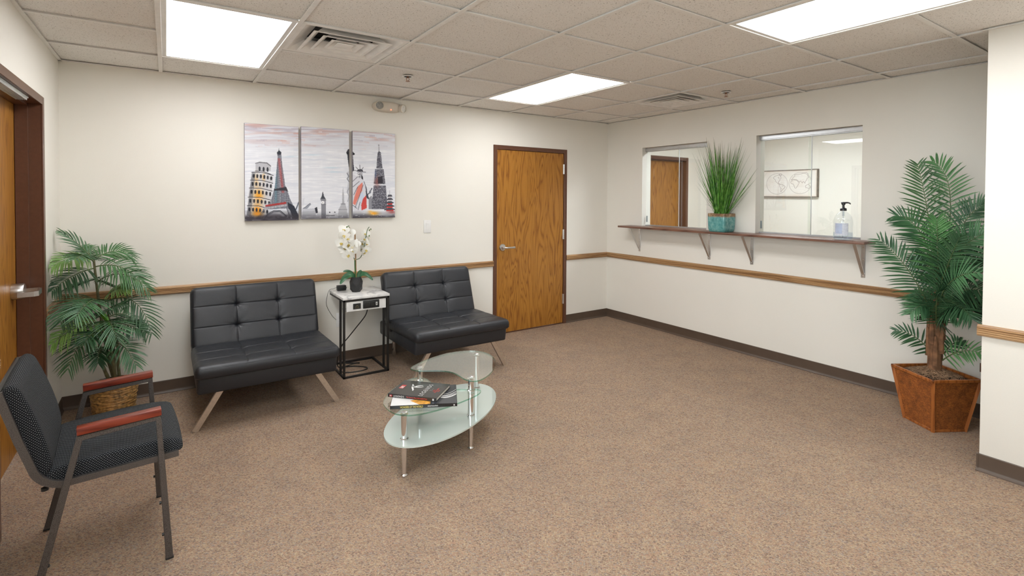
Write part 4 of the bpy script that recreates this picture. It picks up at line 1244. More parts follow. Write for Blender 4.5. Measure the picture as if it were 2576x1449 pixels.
a1 = math.atan2(-.158, .316)
B1 = (-3.512, -1.962, ZM + .0004)
b1 = book('lower book with white, orange and slate cover on glass table', B1, a1, .353, .272, .0178, cov_blk)
z = .0179
mb = MB()
mb.poly([(.002, .002, z), (.150, .002, z), (.128, .10, z), (.002, .27, z)]); mb.poly([(.002, .268, z), (.002, .27, z), (.10, .27, z), (.128, .10, z)])
mb.build('cover_print', cov_wht, b1)
mb = MB(); mb.poly([(.128, .030, z + .0001), (.150, .004, z + .0001), (.210, .004, z + .0001), (.210, .060, z + .0001), (.150, .085, z + .0001), (.100, .060, z + .0001)])
mb.build('cover_photo', ink_o, b1)
MB().poly([(.150, .002, z - .00005), (.351, .002, z - .00005), (.351, .27, z - .00005), (.128, .27, z - .00005)]).build('cover_panel', cov_navy, b1)
mb = MB()
for k, (ya, yb, wd) in enumerate(((.095, .13, .012), (.12, .17, .007), (.14, .20, .004), (.11, .15, .005))):
    P_ = [(.255 + .096 * s_, ya + (yb - ya) * (s_ ** 1.7) - .02 * math.sin(s_ * 3), z + .0002 + k * .00003) for s_ in [i / 10 for i in range(11)]]
    for p, q_ in zip(P_, P_[1:]): mb.poly([(p[0], p[1] - wd / 2, p[2]), (q_[0], q_[1] - wd / 2, q_[2]), (q_[0], q_[1] + wd / 2, q_[2]), (p[0], p[1] + wd / 2, p[2])])
mb.build('cover_swoosh', cov_wht, b1)
lettering('WONDERS OF THE WORLD', .0175, (.052, -.0006, .0032), (1, 0, 0), (0, 0, 1), ink_y, b1, .96, (.56, .9), .0005)
lettering('edited by Francesco Boccia', .0095, (.196, -.0006, .0062), (1, 0, 0), (0, 0, 1), ink_w, b1, 1.0, (.52, 1), .0002)
lettering('M', .010, (.340, -.0006, .0045), (0, 0, 1), (-1, 0, 0), ink_w, b1, 1, (1, 1), .0004)
a2 = math.atan2(-.207, .191)
B2 = (-3.477, -1.837, ZM + .0004 + .0182)
b2 = book('upper book with charcoal cover titled LEGENDS, red badge and dancer', B2, a2, .285, .215, .0185, cov_grey, .0026)
z = .0187
up = (-1, 0, 0); rt = (0, 1, 0)
MB().poly([(.022, .088, z), (.048, .088, z), (.048, .142, z), (.022, .142, z)]).build('badge', ink_r, b2)
lettering('LIFE', .0235, (.0445, .0915, z + .0002), rt, up, ink_w, b2, .95, (.86, 1), .0006)
lettering('LEGENDS', .0355, (.196, .010, z + .0001), rt, up, ink_w, b2, 1.22, (1.0, 1), -.0005)
for k, (s_, tx) in enumerate(((.0075, 'THE'), (.0075, 'CENTURY\u2019S'))):
    lettering(tx, s_, (.211 + .0085 * k, .094, z + .0001), rt, up, ink_g, b2, 1, (.9, 1))
for k, tx in enumerate(('Most', 'Unforgettable', 'Faces')):
    lettering(tx, .0165, (.236 + .0135 * k, .088 if k != 1 else .070, z + .0001), rt, up, ink_r, b2, .95, (.8, 1), .0003)
# leaping white figure photographed on the cover: limbs as flat print
mb = MB()
def limb(pts, wd):
    P_ = [Vector((.088 + (x - .09) * .78, .125 + (y - .118) * .78, z + .0001)) for x, y in pts]; wd = [w_ * .85 for w_ in wd]
    for i, (p, q_) in enumerate(zip(P_, P_[1:])):
        d_ = (q_ - p).normalized(); nn = Vector((-d_.y, d_.x, 0)); w0, w1 = wd[i] / 2, wd[i + 1] / 2
        mb.poly([p - nn * w0, q_ - nn * w1, q_ + nn * w1, p + nn * w0])
limb([(.086, .150), (.092, .128), (.110, .120)], [.010, .016, .014]); limb([(.092, .130), (.100, .100), (.118, .072), (.124, .050)], [.014, .012, .011, .007])
limb([(.110, .120), (.120, .140), (.142, .152), (.158, .160)], [.014, .013, .010, .006]); limb([(.104, .116), (.132, .118), (.160, .128), (.170, .140)], [.014, .012, .008, .005]); limb([(.090, .146), (.080, .154), (.074, .168)], [.008, .006, .005])
mb.build('cover_photo', ink_w, b2)
MB().box(.010, .026, -.0005, .001, .004, .0145).build('spine_badge', ink_r, b2)
lettering('LIFE', .0085, (.0112, -.0008, .0062), (1, 0, 0), (0, 0, 1), ink_w, b2, .9, (.78, 1), .0002)
lettering('LEGENDS', .0135, (.032, -.0006, .0045), (1, 0, 0), (0, 0, 1), ink_w, b2, 1.25, (.95, 1), .0)
lettering('The Century\u2019s Most Unforgettable Faces', .0115, (.110, -.0006, .0055), (1, 0, 0), (0, 0, 1), ink_r, b2, 1.0, (.64, 1), .0002)
MB().box(.262, .270, -.0005, .001, .004, .0145).build('publisher_mark', ink_w, b2)

# ------------------------------------------------------------------ arm chair (x forward, y across, origin centre of the feet)
dch = Vector((.9975, .0705)); nch = Vector((-.0705, .9975))
o2 = Vector((-4.465, -2.083)) - dch * .207 + nch * .266
t = thing('arm_chair', 'black dotted fabric arm chair with cherry arms and grey frame', 'chair', (o2.x, o2.y, 0), math.atan2(.0705, .9975))
S0 = .207
def hbar(pts, y, a=.0125, b=.007):
    """bar in the x-z plane at y: a half-width in plane, b half-thickness across"""
    return MB().tube([(x + S0, y, z) for x, z in pts], .01, 4, flat=(a, b), up=(0, 1, 0))
for sgn, y in ((-1, -.266), (1, .266)):
    yy = y
    fr = hbar([(-.0145, .004), (-.0480, .5795), (-.286, .5665), (-.4175, .004)], yy, .0125, .0075)
    bmesh.ops.bevel(fr.bm, geom=[e for e in fr.bm.edges if e.calc_length() > .1], offset=.002, segments=1, affect='EDGES')
    sf = fr.build('side_frame', 'hammered', t)
    for x in (-.0143, -.4175): MB().box(x + S0 - .014, x + S0 + .014, yy - .009, yy + .009, 0, .007, .002).build('glide', 'black_plastic', sf)
    for x, z in ((-.031, .235), (-.023, .105), (-.389, .13)):
        MB().lathe([(0, 0), (.006, .001), (.006, .007), (0, .009)], 10, axis='X', center=(x + S0 - (.0165 if x > -.1 else -.010), yy, z)).build('bumper', 'black_plastic', sf)
    pad = MB().box(-.128, .128, -.019, .019, -.0135, .0135, .0022, 2)
    bmesh.ops.transform(pad.bm, matrix=Matrix.Translation((-.166 + S0, yy, .5995)) @ Matrix.Rotation(R(-2.2), 4, 'Y'), verts=pad.bm.verts)
    pad.build('armrest', 'cherry', t, label='cherry stained wooden armrest')
    # seat rail that bends up into the back
    cur = [(.020, .412), (-.30, .4075)]
    for k in range(1, 9):
        a = R(90 + k * 8.6)
        cur.append((-.318 + .10 * math.cos(a), .5065 - .10 * math.sin(a)))
    cur += [(-.452, .60), (-.500, .775)]
    hbar(cur, yy - sgn * .0165, .0115, .009).build('seat_rail', 'hammered', t)
for x, z in ((-.04, .405), (-.30, .400)):
    MB().tube([(x + S0, -.235, z), (x + S0, .235, z)], .009, 8).build('cross_bar', 'black_metal', t)
MB().tube([(-.502 + S0, -.24, .770), (-.502 + S0, .24, .770)], .010, 8).build('cross_bar', 'black_metal', t)
MB().lathe([(0, -.012), (.011, -.010), (.011, 0), (0, 0)], 12, center=(-.385 + S0, -.225, .398)).build('stacking_bumper', 'black_plastic', t)

def pad_sweep(prof, w, rc, name, nseg=22, crown=.006):
    """closed (x,z) outline swept across y with rounded ends; uv = distance along the outline, y"""
    mb = MB(); bm = mb.bm; uvl = bm.loops.layers.uv.new('UVMap')
    # resample outline smoothly
    P_ = [Vector((x, 0, z)) for x, z in prof]; m = len(P_); out = []
    for i in range(m):
        a, b, c, d = P_[i - 1], P_[i], P_[(i + 1) % m], P_[(i + 2) % m]
        for k in range(5):
            s_ = k / 5
            out.append(.5 * ((2 * b) + (c - a) * s_ + (2 * a - 5 * b + 4 * c - d) * s_ ** 2 + (3 * b - a - 3 * c + d) * s_ ** 3))
    n = len(out); cen = sum(out, Vector()) / n
    acc = [0]
    for i in range(n): acc.append(acc[-1] + (out[(i + 1) % n] - out[i]).length)
    nrm = []
    for i in range(n):
        tg = (out[(i + 1) % n] - out[i - 1]).normalized(); nrm.append(Vector((tg.z, 0, -tg.x)))
    area = sum(out[i].x * out[(i + 1) % n].z - out[(i + 1) % n].x * out[i].z for i in range(n))
    sg = 1 if area > 0 else -1
    ys = [-w / 2 + rc * (1 - math.cos(k * PI / 12)) for k in range(7)] 
    ins = [rc * (1 - math.sin(k * PI / 12)) for k in range(7)]
    mid = [(-w / 2 + rc + (w - 2 * rc) * k / nseg, 0) for k in range(1, nseg)]
    st = list(zip(ys, ins)) + mid + [(-y, i_) for y, i_ in reversed(list(zip(ys, ins)))]
    vv = [0.0]
    for (ya, ia), (yb, ib) in zip(st, st[1:]): vv.append(vv[-1] + math.hypot(yb - ya, ib - ia))
    rings = []
    for y, i_ in st:
        puff = crown * (1 - (2 * y / w) ** 2)
        rings.append([bm.verts.new(out[k] + Vector((0, y, 0)) + nrm[k] * sg * (puff - i_)) for k in range(n)])
    for a in range(len(rings) - 1):
        for k in range(n):
            f = bm.faces.new((rings[a][k], rings[a][(k + 1) % n], rings[a + 1][(k + 1) % n], rings[a + 1][k]))
            for lp, (uu, v2) in zip(f.loops, ((acc[k], vv[a]), (acc[k + 1], vv[a]), (acc[k + 1], vv[a + 1]), (acc[k], vv[a + 1]))): lp[uvl].uv = (uu, v2)
    for rg_, y in ((rings[0], 0), (rings[-1], 1)):
        f = bm.faces.new(rg_)
        for lp in f.loops: lp[uvl].uv = (lp.vert.co.x, lp.vert.co.z)
    # side strips: flatten uv of the rounded end so the dots stay even
    bm.faces.ensure_lookup_table()
    return mb
seat = [(.028, .416), (.036, .438), (.024, .462), (-.02, .474), (-.10, .478), (-.20, .476), (-.30, .470), (-.36, .462), (-.385, .446), (-.380, .420), (-.34, .410), (-.22, .410), (-.10, .411), (-.02, .413)]
mb = pad_sweep([(x + S0, z) for x, z in seat], .485, .012, 'seat'); mb.build('seat', 'dots', t, angle=60)
back = [(-.388, .446), (-.366, .470), (-.372, .53), (-.388, .60), (-.412, .68), (-.436, .745), (-.452, .778), (-.474, .790), (-.492, .778), (-.492, .755), (-.474, .69), (-.452, .61), (-.436, .54), (-.418, .478), (-.404, .452)]
mb = pad_sweep([(x + S0, z) for x, z in back], .485, .012, 'backrest', 22, .004); mb.build('backrest', 'dots', t, angle=60)

# ------------------------------------------------------------------ palms
LEFT_FRONDS = [
 ( -4.873,-0.300,1.038,-4.950,-0.270,1.142,-5.034,-0.250,1.216 ,0.05,0),
 ( -4.873,-0.300,1.038,-4.905,-0.200,1.079,-4.924,-0.120,1.119 ,0.10,0),
 ( -4.869,-0.300,1.043,-4.767,-0.260,1.087,-4.680,-0.240,1.045 ,0.13,0),
 ( -4.873,-0.300,1.038,-4.972,-0.400,1.065,-5.048,-0.480,1.028 ,0.13,1),
 ( -4.872,-0.310,1.029,-4.899,-0.480,1.087,-4.925,-0.620,1.080 ,0.12,0),
 ( -4.873,-0.300,0.985,-4.970,-0.420,0.955,-5.044,-0.520,0.889 ,0.14,0),
 ( -4.869,-0.300,0.994,-4.730,-0.360,0.991,-4.622,-0.400,0.888 ,0.14,0),
 ( -4.859,-0.300,0.895,-4.712,-0.420,0.948,-4.581,-0.460,0.834 ,0.14,0),
 ( -4.859,-0.300,0.915,-4.931,-0.180,0.885,-5.001,-0.100,0.860 ,0.12,0),
 ( -4.859,-0.300,0.915,-4.808,-0.160,0.851,-4.748,-0.090,0.803 ,0.12,0),
 ( -4.852,-0.300,0.777,-4.937,-0.480,0.808,-5.001,-0.580,0.708 ,0.15,0),
 ( -4.850,-0.320,0.780,-4.879,-0.560,0.806,-4.919,-0.700,0.748 ,0.14,0),
 ( -4.845,-0.300,0.747,-4.667,-0.400,0.769,-4.567,-0.440,0.541 ,0.14,0),
 ( -4.814,-0.300,0.793,-4.755,-0.360,0.845,-4.690,-0.400,0.845 ,0.10,1),
 ( -4.822,-0.300,0.636,-4.950,-0.440,0.635,-5.044,-0.520,0.576 ,0.13,1),
 ( -4.822,-0.300,0.675,-4.944,-0.220,0.625,-5.037,-0.140,0.572 ,0.13,0),
 ( -4.813,-0.320,0.629,-4.775,-0.520,0.665,-4.736,-0.620,0.579 ,0.14,0),
 ( -4.823,-0.300,0.586,-4.905,-0.460,0.577,-4.975,-0.540,0.415 ,0.13,0),
 ( -4.808,-0.300,0.485,-4.721,-0.440,0.495,-4.649,-0.520,0.378 ,0.12,0),
 ( -4.807,-0.300,0.653,-4.710,-0.200,0.641,-4.613,-0.120,0.485 ,0.14,0),
 ( -4.807,-0.300,0.633,-4.706,-0.420,0.625,-4.625,-0.500,0.592 ,0.13,0),
 ( -4.822,-0.320,0.541,-4.856,-0.520,0.611,-4.891,-0.600,0.571 ,0.12,0),
 ( -4.816,-0.300,0.466,-4.837,-0.420,0.471,-4.839,-0.480,0.411 ,0.10,0),
 ( -4.837,-0.300,0.697,-4.773,-0.440,0.744,-4.701,-0.500,0.775 ,0.12,0),
 ( -4.845,-0.300,0.717,-4.935,-0.160,0.702,-5.036,-0.080,0.699 ,0.12,0),
]
TALL_FRONDS = [
 ( -0.370,-3.353,0.930,-0.400,-3.304,1.375,-0.420,-3.251,1.692 ,0.15,0),
 ( -0.370,-3.360,0.931,-0.300,-3.391,1.467,-0.280,-3.284,1.709 ,0.14,0),
 ( -0.370,-3.344,0.929,-0.420,-3.274,1.242,-0.480,-3.154,1.347 ,0.14,0),
 ( -0.370,-3.354,0.641,-0.460,-3.237,0.975,-0.520,-3.080,1.183 ,0.15,0),
 ( -0.370,-3.365,0.932,-0.320,-3.458,1.288,-0.300,-3.566,1.428 ,0.14,0),
 ( -0.370,-3.370,0.933,-0.420,-3.495,1.168,-0.440,-3.629,1.264 ,0.15,0),
 ( -0.370,-3.372,0.828,-0.300,-3.467,1.043,-0.280,-3.614,1.108 ,0.15,0),
 ( -0.370,-3.368,0.749,-0.460,-3.500,0.897,-0.520,-3.635,0.912 ,0.15,0),
 ( -0.370,-3.369,0.723,-0.500,-3.483,0.811,-0.580,-3.580,0.754 ,0.13,0),
 ( -0.370,-3.355,0.615,-0.550,-3.403,0.828,-0.660,-3.458,0.910 ,0.13,0),
 ( -0.370,-3.349,0.640,-0.500,-3.343,0.786,-0.600,-3.286,0.736 ,0.12,0),
 ( -0.370,-3.356,0.852,-0.460,-3.378,1.121,-0.500,-3.381,1.340 ,0.14,0),
 ( -0.370,-3.356,0.852,-0.480,-3.435,1.052,-0.540,-3.506,1.236 ,0.14,0),
 ( -0.370,-3.351,0.825,-0.280,-3.296,0.968,-0.220,-3.198,1.063 ,0.14,0),
 ( -0.370,-3.363,0.774,-0.520,-3.467,0.960,-0.600,-3.616,1.034 ,0.15,0),
 ( -0.370,-3.359,0.695,-0.260,-3.410,0.770,-0.180,-3.520,0.781 ,0.14,0),
 ( -0.370,-3.354,0.681,-0.250,-3.279,0.773,-0.170,-3.175,0.803 ,0.13,0),
 ( -0.370,-3.354,0.641,-0.500,-3.425,0.750,-0.560,-3.500,0.748 ,0.12,0),
 ( -0.370,-3.342,0.440,-0.420,-3.258,0.554,-0.460,-3.159,0.578 ,0.09,0),
 ( -0.370,-3.389,0.427,-0.420,-3.496,0.521,-0.460,-3.605,0.537 ,0.09,1),
 ( -0.370,-3.394,0.467,-0.280,-3.419,0.531,-0.200,-3.449,0.526 ,0.07,0),
]
def frond(base, mid, tip, leaf_len, n, width, seed, normal_bias, droop, name, mat_, parent, org, lim=None, spread=1.0):
    """a feather leaf: an arched rachis with paired folded leaflets that droop towards their tips"""
    rg = random.Random(seed)
    b, m_, t_ = Vector(base), Vector(mid), Vector(tip)
    c = m_ * 2 - (b + t_) * .5
    P = lambda s: b * (1 - s) ** 2 + c * 2 * s * (1 - s) + t_ * s * s
    D = lambda s: ((c - b) * 2 * (1 - s) + (t_ - c) * 2 * s).normalized()
    mb = MB(); bm = mb.bm; o = Vector(org)
    pts = [P(k / 14) - o for k in range(15)]
    mb.tube(pts, [.0042 * (1 - .8 * k / 14) for k in range(15)], 6, mi=1)
    nb = Vector(normal_bias)
    for k in range(n):
        s = .10 + .88 * k / (n - 1)
        p, d = P(s), D(s)
        nn = (nb - d * nb.dot(d)).normalized()
        side = d.cross(nn).normalized()
        prof = math.sin(PI * min(1, .22 + .72 * s)) ** .6
        for sg in (-1, 1):
            L = leaf_len * prof * rg.uniform(.85, 1.1)
            ang = R(70 - 36 * s + rg.uniform(-6, 6)) * spread
            dr = (side * sg * math.sin(ang) + d * math.cos(ang) + nn * rg.uniform(.05, .22)).normalized()
            wv = dr.cross(nn).normalized()
            prev = None; w = width * (.75 + .3 * prof)
            q = p + d * rg.uniform(-.004, .004)
            for j, (f, wf) in enumerate(((0, .3), (.14, .85), (.40, 1.0), (.75, .62), (1, 0))):
                x = q + dr * (L * f) + Vector((0, 0, -1)) * (droop * L * f * f)
                if lim: x = lim(x)
                if wf:
                    fold = nn * (w * wf * .22)
                    cur = [bm.verts.new(x - wv * w * wf * .5 + fold - o), bm.verts.new(x - nn * w * wf * .1 - o), bm.verts.new(x + wv * w * wf * .5 + fold - o)]
                else: cur = [bm.verts.new(x - o)]
                if prev:
                    if len(cur) == 3:
                        bm.faces.new((prev[0], prev[1], cur[1], cur[0])); bm.faces.new((prev[1], prev[2], cur[2], cur[1]))
                    else:
                        bm.faces.new((prev[0], prev[1], cur[0])); bm.faces.new((prev[1], prev[2], cur[0]))
                prev = cur
    return mb.build(name, [mat_, 'rachis'], parent, angle=80)
def limit_box(x0, x1, y0, y1):
    def f(v): return Vector((min(x1, max(x0, v.x)), min(y1, max(y0, v.y)), v.z))
    return f

# bushy palm in a seagrass basket, in the corner by the brown framed door
BP = (-4.775, -.285)
t = thing('potted_palm', 'bushy palm in woven seagrass basket in the corner by the door', 'potted plant', (*BP, 0))
bk = MB()
nr = 25
for k in range(nr):       # coiled strands, each ring its own thickness
    f = (k + .5) / nr; r_ = .104 + .022 * f
    ring = []
    for j in range(40):
        a = 2 * PI * j / 40; rr = r_ + .0022 * math.sin(a * 7 + k * 1.7) + .0015 * math.sin(a * 3 + k * 2.9)
        ring.append((rr * math.cos(a), rr * math.sin(a), .006 + .208 * f + .0012 * math.sin(a * 5 + k)))
    ring.append(ring[0]); bk.tube(ring, .0062, 6, cap=False)
o = bk.build('woven_body', 'seagrass', t); o['kind'] = 'stuff'
MB().lathe([(0, 0), (.104, .0), (.121, .20), (.116, .20), (.10, .012), (0, .012)], 32).build('basket_liner', 'soil', t)
br = MB()
for ph in (0, 2.094, 4.188):
    br.tube([((.124 + .006 * math.cos(9 * a + ph)) * math.cos(a), (.124 + .006 * math.cos(9 * a + ph)) * math.sin(a), .216 + .006 * math.sin(9 * a + ph)) for a in [2 * PI * j / 108 for j in range(109)]], .0058, 6, cap=False)
br.build('braided_rim', 'seagrass', t)
MB().lathe([(.098, .196), (.110, .224), (.113, .226), (.113, .230), (.107, .230), (.094, .205)], 36).build('inner_pot', 'black_plastic', t)
MB().lathe([(0, .222), (.05, .224), (.106, .216), (.106, .20), (0, .20)], 30).build('soil', 'soil', t)
stems = [[(-4.765, -.285, .21), (-4.80, -.29, .36), (-4.823, -.30, .55), (-4.85, -.30, .78), (-4.872, -.30, 1.04)], [(-4.775, -.265, .21), (-4.775, -.25, .36), (-4.79, -.24, .52), (-4.81, -.24, .70)],
         [(-4.745, -.29, .21), (-4.752, -.30, .34), (-4.755, -.31, .48), (-4.775, -.32, .62)], [(-4.79, -.29, .21), (-4.835, -.31, .37), (-4.845, -.33, .54), (-4.83, -.34, .70)], [(-4.76, -.31, .21), (-4.775, -.33, .34), (-4.79, -.34, .48), (-4.80, -.34, .60)]]
for st in stems:
    pp = [tuple(Vector(p) - Vector((*BP, 0))) for p in spline(st, 8)]
    n_ = len(pp)
    mb = MB().tube(pp, [(.0105 if st is not stems[0] else .0115) * (1 - .45 * k / n_) * (1.10 if k % 4 == 0 else 1) for k in range(n_)], 9)
    mb.build('stem', 'stem', t)
lim = limit_box(XL + .012, 5, -5, -.012)
for k, (a, b, c, d, e, f, g_, h_, i_, ll, lt) in enumerate(LEFT_FRONDS):
    mt_ = 'leaf_light' if lt else ('leaf_mid' if k < 4 or k in (6, 7) else 'leaf_dark')
    frond((a, b, c), (d, e, f), (g_, h_, i_), .15 if ll < .06 else ll * 1.15, 9 if ll < .06 else 20, .0098, k, (.05, -.55, .85), .30, 'frond', mt_, t, (*BP, 0), lim, .38 if ll < .06 else .95)
for k, (p, q_) in enumerate((((-4.905, -.42, .80), (-4.855, -.40, .715)), ((-4.82, -.42, .72), (-4.775, -.44, .60)), ((-4.84, -.40, .72), (-4.79, -.42, .63)))):
    p, q_ = Vector(p) - Vector((*BP, 0)), Vector(q_) - Vector((*BP, 0))
    mb = MB(); n_ = 8; pr = None
    for j in range(n_ + 1):
        f = j / n_; x = p.lerp(q_, f) + Vector((0, 0, .012 * math.sin(PI * f))); w_ = .010 * math.sin(PI * min(.98, .1 + f * .9)) ** .7
        cur = [mb.bm.verts.new(x + Vector((-w_ * .8, 0, -w_ * .5))), mb.bm.verts.new(x + Vector((0, -.004, 0))), mb.bm.verts.new(x + Vector((w_ * .8, 0, w_ * .5)))]
        if pr: mb.bm.faces.new((pr[0], pr[1], cur[1], cur[0])); mb.bm.faces.new((pr[1], pr[2], cur[2], cur[1]))
        pr = cur
    mb.build('young_leaf', plain('young_leaf_green', (.12, .36, .03), .45) if k == 0 else bpy.data.materials['young_leaf_green'], t)

# tall palm in a rattan planter at the end of the counter wall
pc = Vector((-.3725, -3.351, 0)); pa = math.atan2(-.198, -.118)   # one side of the square footprint
t = thing('potted_palm', 'tall palm in square flared rattan planter beside the short wall', 'potted plant', tuple(pc), pa + PI)
b0, b1_, hh = .112, .161, .345      # half widths at floor and rim
def lerp(z): return b0 + (b1_ - b0) * z / hh
for k in range(4):
    m = Matrix.Rotation(k * PI / 2, 4, 'Z')
    mb = MB(); bm = mb.bm; uvl = bm.loops.layers.uv.new('UVMap')
    z0, z1 = .016, hh - .018; n_ = 6
    gi = []
    for zz, inn in ((z0, 0), (z1, 0), (z1, .008), (z0, .008)):
        h_ = lerp(zz); gi.append([bm.verts.new(m @ Vector((u * (h_ - .012), -h_ + .004 + inn, zz))) for u in (-1, 1)])
    for A, B in ((0, 1), (1, 2), (2, 3), (3, 0)):
        f = bm.faces.new((gi[A][0], gi[A][1], gi[B][1], gi[B][0]))
        for lp in f.loops:
            co = m.inverted() @ lp.vert.co; lp[uvl].uv = (co.x, co.z)
    for q in (0, 1): bm.faces.new([gi[a][q] for a in range(4)])
    mb.build('woven_panel', 'weave', t)
    mb = MB(); pts = [(-lerp(0) + .006, -lerp(0) + .006, .001), (-lerp(hh) + .006, -lerp(hh) + .006, hh - .006)]
    mb.tube([tuple(m @ Vector(p)) for p in pts], .0105, 4, flat=(.0095, .0095), up=tuple(m @ Vector((1, 1, 0))))
    mb.build('corner_post', 'rattan_edge', t)
    h_ = lerp(hh)
    mb = MB().box(-h_ - .002, h_ + .002, -h_ - .002, -h_ + .012, hh - .018, hh, .002, 1)
    bmesh.ops.transform(mb.bm, matrix=m, verts=mb.bm.verts); mb.build('rim', 'rattan_edge', t)
    h_ = lerp(0)
    mb = MB().box(-h_, h_, -h_ - .001, -h_ + .011, .0, .017, .002, 1)
    bmesh.ops.transform(mb.bm, matrix=m, verts=mb.bm.verts); mb.build('base_rail', 'rattan_edge', t)
mb = MB(); h_ = lerp(hh - .03) - .012
mb.box(-h_, h_, -h_, h_, hh - .05, hh - .022, .004)
mb.build('soil', 'soil', t)
rg = random.Random(11); mb = MB()
for k in range(900):
    a, rr = rg.uniform(0, 2 * PI), (.136 if k > 420 else .10) * math.sqrt(rg.random())
    x, y = rr * math.cos(a) * 1.0, rr * math.sin(a)
    hz = hh - .022 + .045 * math.exp(-(rr / .09) ** 2) * rg.uniform(.4, 1.1)
    an = rg.uniform(0, 2 * PI); l = rg.uniform(.02, .06); cv = rg.uniform(-.9, .9)
    pts = []
    for j in range(5):
        f = j / 4 - .5; aa = an + cv * f
        px, py = x + l * f * math.cos(aa), y + l * f * math.sin(aa)
        ov = 1.0 if k > 860 else min(1, (h_ + .004) / max(1e-6, max(abs(px), abs(py))))
        pts.append((px * ov, py * ov, hz + .012 * math.cos(f * 3) * rg.uniform(.2, 1)))
    mb.tube(pts, .0009 if k % 3 else .0013, 3, cap=False)
o = mb.build('dried_moss', 'moss', t, smooth=False); o['kind'] = 'stuff'
def to_local(v): return Matrix.Rotation(-(pa + PI), 4, 'Z') @ (Vector(v) - pc)
rg = random.Random(3)
MB().lathe([(0, hh - .04), (.036, hh - .04), (.034, .48), (.031, .60), (.024, .72), (.012, .86), (0, .93)], 14).build('trunk', 'bark', t)
for k in range(9):     # old leaf bases sheathing the trunk
    a = k * 2.4; r0, r1 = .034, .031
    z0, z1 = .36 + .028 * k, .56 + .022 * k
    pts = [(math.cos(a) * (r0 + .001), math.sin(a) * (r0 + .001), z0), (math.cos(a) * (r1 + .004), math.sin(a) * (r1 + .004), (z0 + z1) / 2), (math.cos(a) * (r1 + .011), math.sin(a) * (r1 + .011), z1)]
    MB().tube(pts, [.017, .0155, .006], 9).build('leaf_sheath', 'bark', t)
lim2 = limit_box(-5, -.014, -5, 5)
def lim_tall(v):
    v = lim2(v)
    if v.y < -3.675 and v.x < -.73: v = Vector((-.73, v.y, v.z)) if v.x > -.80 else Vector((v.x, -3.675, v.z))
    return v
for k, (a, b, c, d, e, f, g_, h_, i_, ll, lt) in enumerate(TALL_FRONDS):
    B, M_, T_ = to_local((a, b, c)), to_local((d, e, f)), to_local((g_, h_, i_))
    rot = Matrix.Rotation(-(pa + PI), 3, 'Z')
    nbv = rot @ Vector((-.75, -.25, .55))
    def lim3(v): return to_local(lim_tall(Matrix.Rotation(pa + PI, 4, 'Z') @ v + pc))
    n_ = 30 if k < 18 else 12
    frond(B, M_, T_, ll * 1.22, n_, .0115 if k < 18 else .013, 100 + k, nbv, .16, 'frond', 'leaf_mid' if (lt or k in (0, 1, 11)) else 'leaf_dark', t, (0, 0, 0), lim3)

# ------------------------------------------------------------------ grass in a teal pot on the shelf
PX_, PY_ = -.100, -1.624
t = thing('potted_grass', 'tall artificial grass in square teal glazed pot on the shelf', 'potted plant', (PX_, PY_, SH))
def rsq(hw, rc, n=5):
    out = []
    for cx, cy, a0 in ((1, 1, 0), (-1, 1, 90), (-1, -1, 180), (1, -1, 270)):
        for k in range(n + 1):
            a = R(a0 + 90 * k / n); out.append((cx * (hw - rc) + rc * math.cos(a), cy * (hw - rc) + rc * math.sin(a)))
    return out
def loft(levels, mb=None, mi=0):
    mb = mb or MB(); rings = []
    for hw, rc, z in levels: rings.append([mb.bm.verts.new((x, y, z)) for x, y in rsq(hw, rc)])
    n = len(rings[0])
    for A, B in zip(rings, rings[1:]):
        for k in range(n):
            f = mb.bm.faces.new((A[k], A[(k + 1) % n], B[(k + 1) % n], B[k])); f.material_index = mi
    mb.bm.faces.new(rings[0]); mb.bm.faces.new(rings[-1])
    return mb
def glaze():
    n = N('teal_glaze'); b = n.bsdf((.05, .22, .21), .16, 0, .6)
    mp = n.coord('Object'); a = n.noise(mp, 26, 5, .7); sx = n.new('SeparateXYZ'); n.link(mp, 0, sx, 0)
    teal = n.ramp(a, 0, [(.32, (.05, .21, .21)), (.5, (.115, .33, .32)), (.7, (.25, .45, .43))])
    br = n.ramp(a, 0, [(.3, (.07, .035, .02)), (.55, (.26, .15, .07)), (.72, (.48, .36, .22))])
    ad = n.new('Math', operation='MULTIPLY_ADD'); ad.inputs[1].default_value = .028; n.link(a, 0, ad, 0); n.link(sx, 2, ad, 2)
    mr = n.new('MapRange'); mr.inputs['From Min'].default_value = .150; mr.inputs['From Max'].default_value = .165; n.link(ad, 0, mr, 0)
    mx = n.new('MixRGB'); n.link(mr, 0, mx, 0); n.link(teal, 0, mx, 1); n.link(br, 0, mx, 2)
    n.link(mx, 0, b, 'Base Color'); n.bump(a, 0, .1, .002)
    return n.m
loft([(.078, .02, 0), (.084, .022, .004), (.0905, .024, .03), (.0935, .024, .10), (.0935, .022, .168), (.092, .022, .175), (.086, .018, .175), (.085, .018, .160), (.082, .018, .150)]).build('pot', glaze(), t, angle=60)
loft([(.0845, .018, .150), (.0845, .018, .158)]).build('soil', 'moss', t)
def grass_mat():
    n = N('grass_blade'); b = n.bsdf((.05, .2, .02), .45)
    mp = n.coord('Object'); sx = n.new('SeparateXYZ'); n.link(mp, 0, sx, 0)
    no = n.noise(mp, 30, 2)
    g1 = n.ramp(no, 0, [(.3, (.03, .13, .015)), (.5, (.085, .26, .03)), (.72, (.20, .42, .08))])
    a = n.new('Attribute'); a.attribute_name = 'tipness'
    r = n.ramp(a, 'Fac', [(.8, (1, 1, 1)), (1.0, (.1, .1, .1))])
    mx = n.new('MixRGB'); n.link(r, 0, mx, 0); mx.inputs[1].default_value = (.13, .06, .035, 1); n.link(g1, 0, mx, 2)
    n.link(mx, 0, b, 'Base Color')
    return n.m
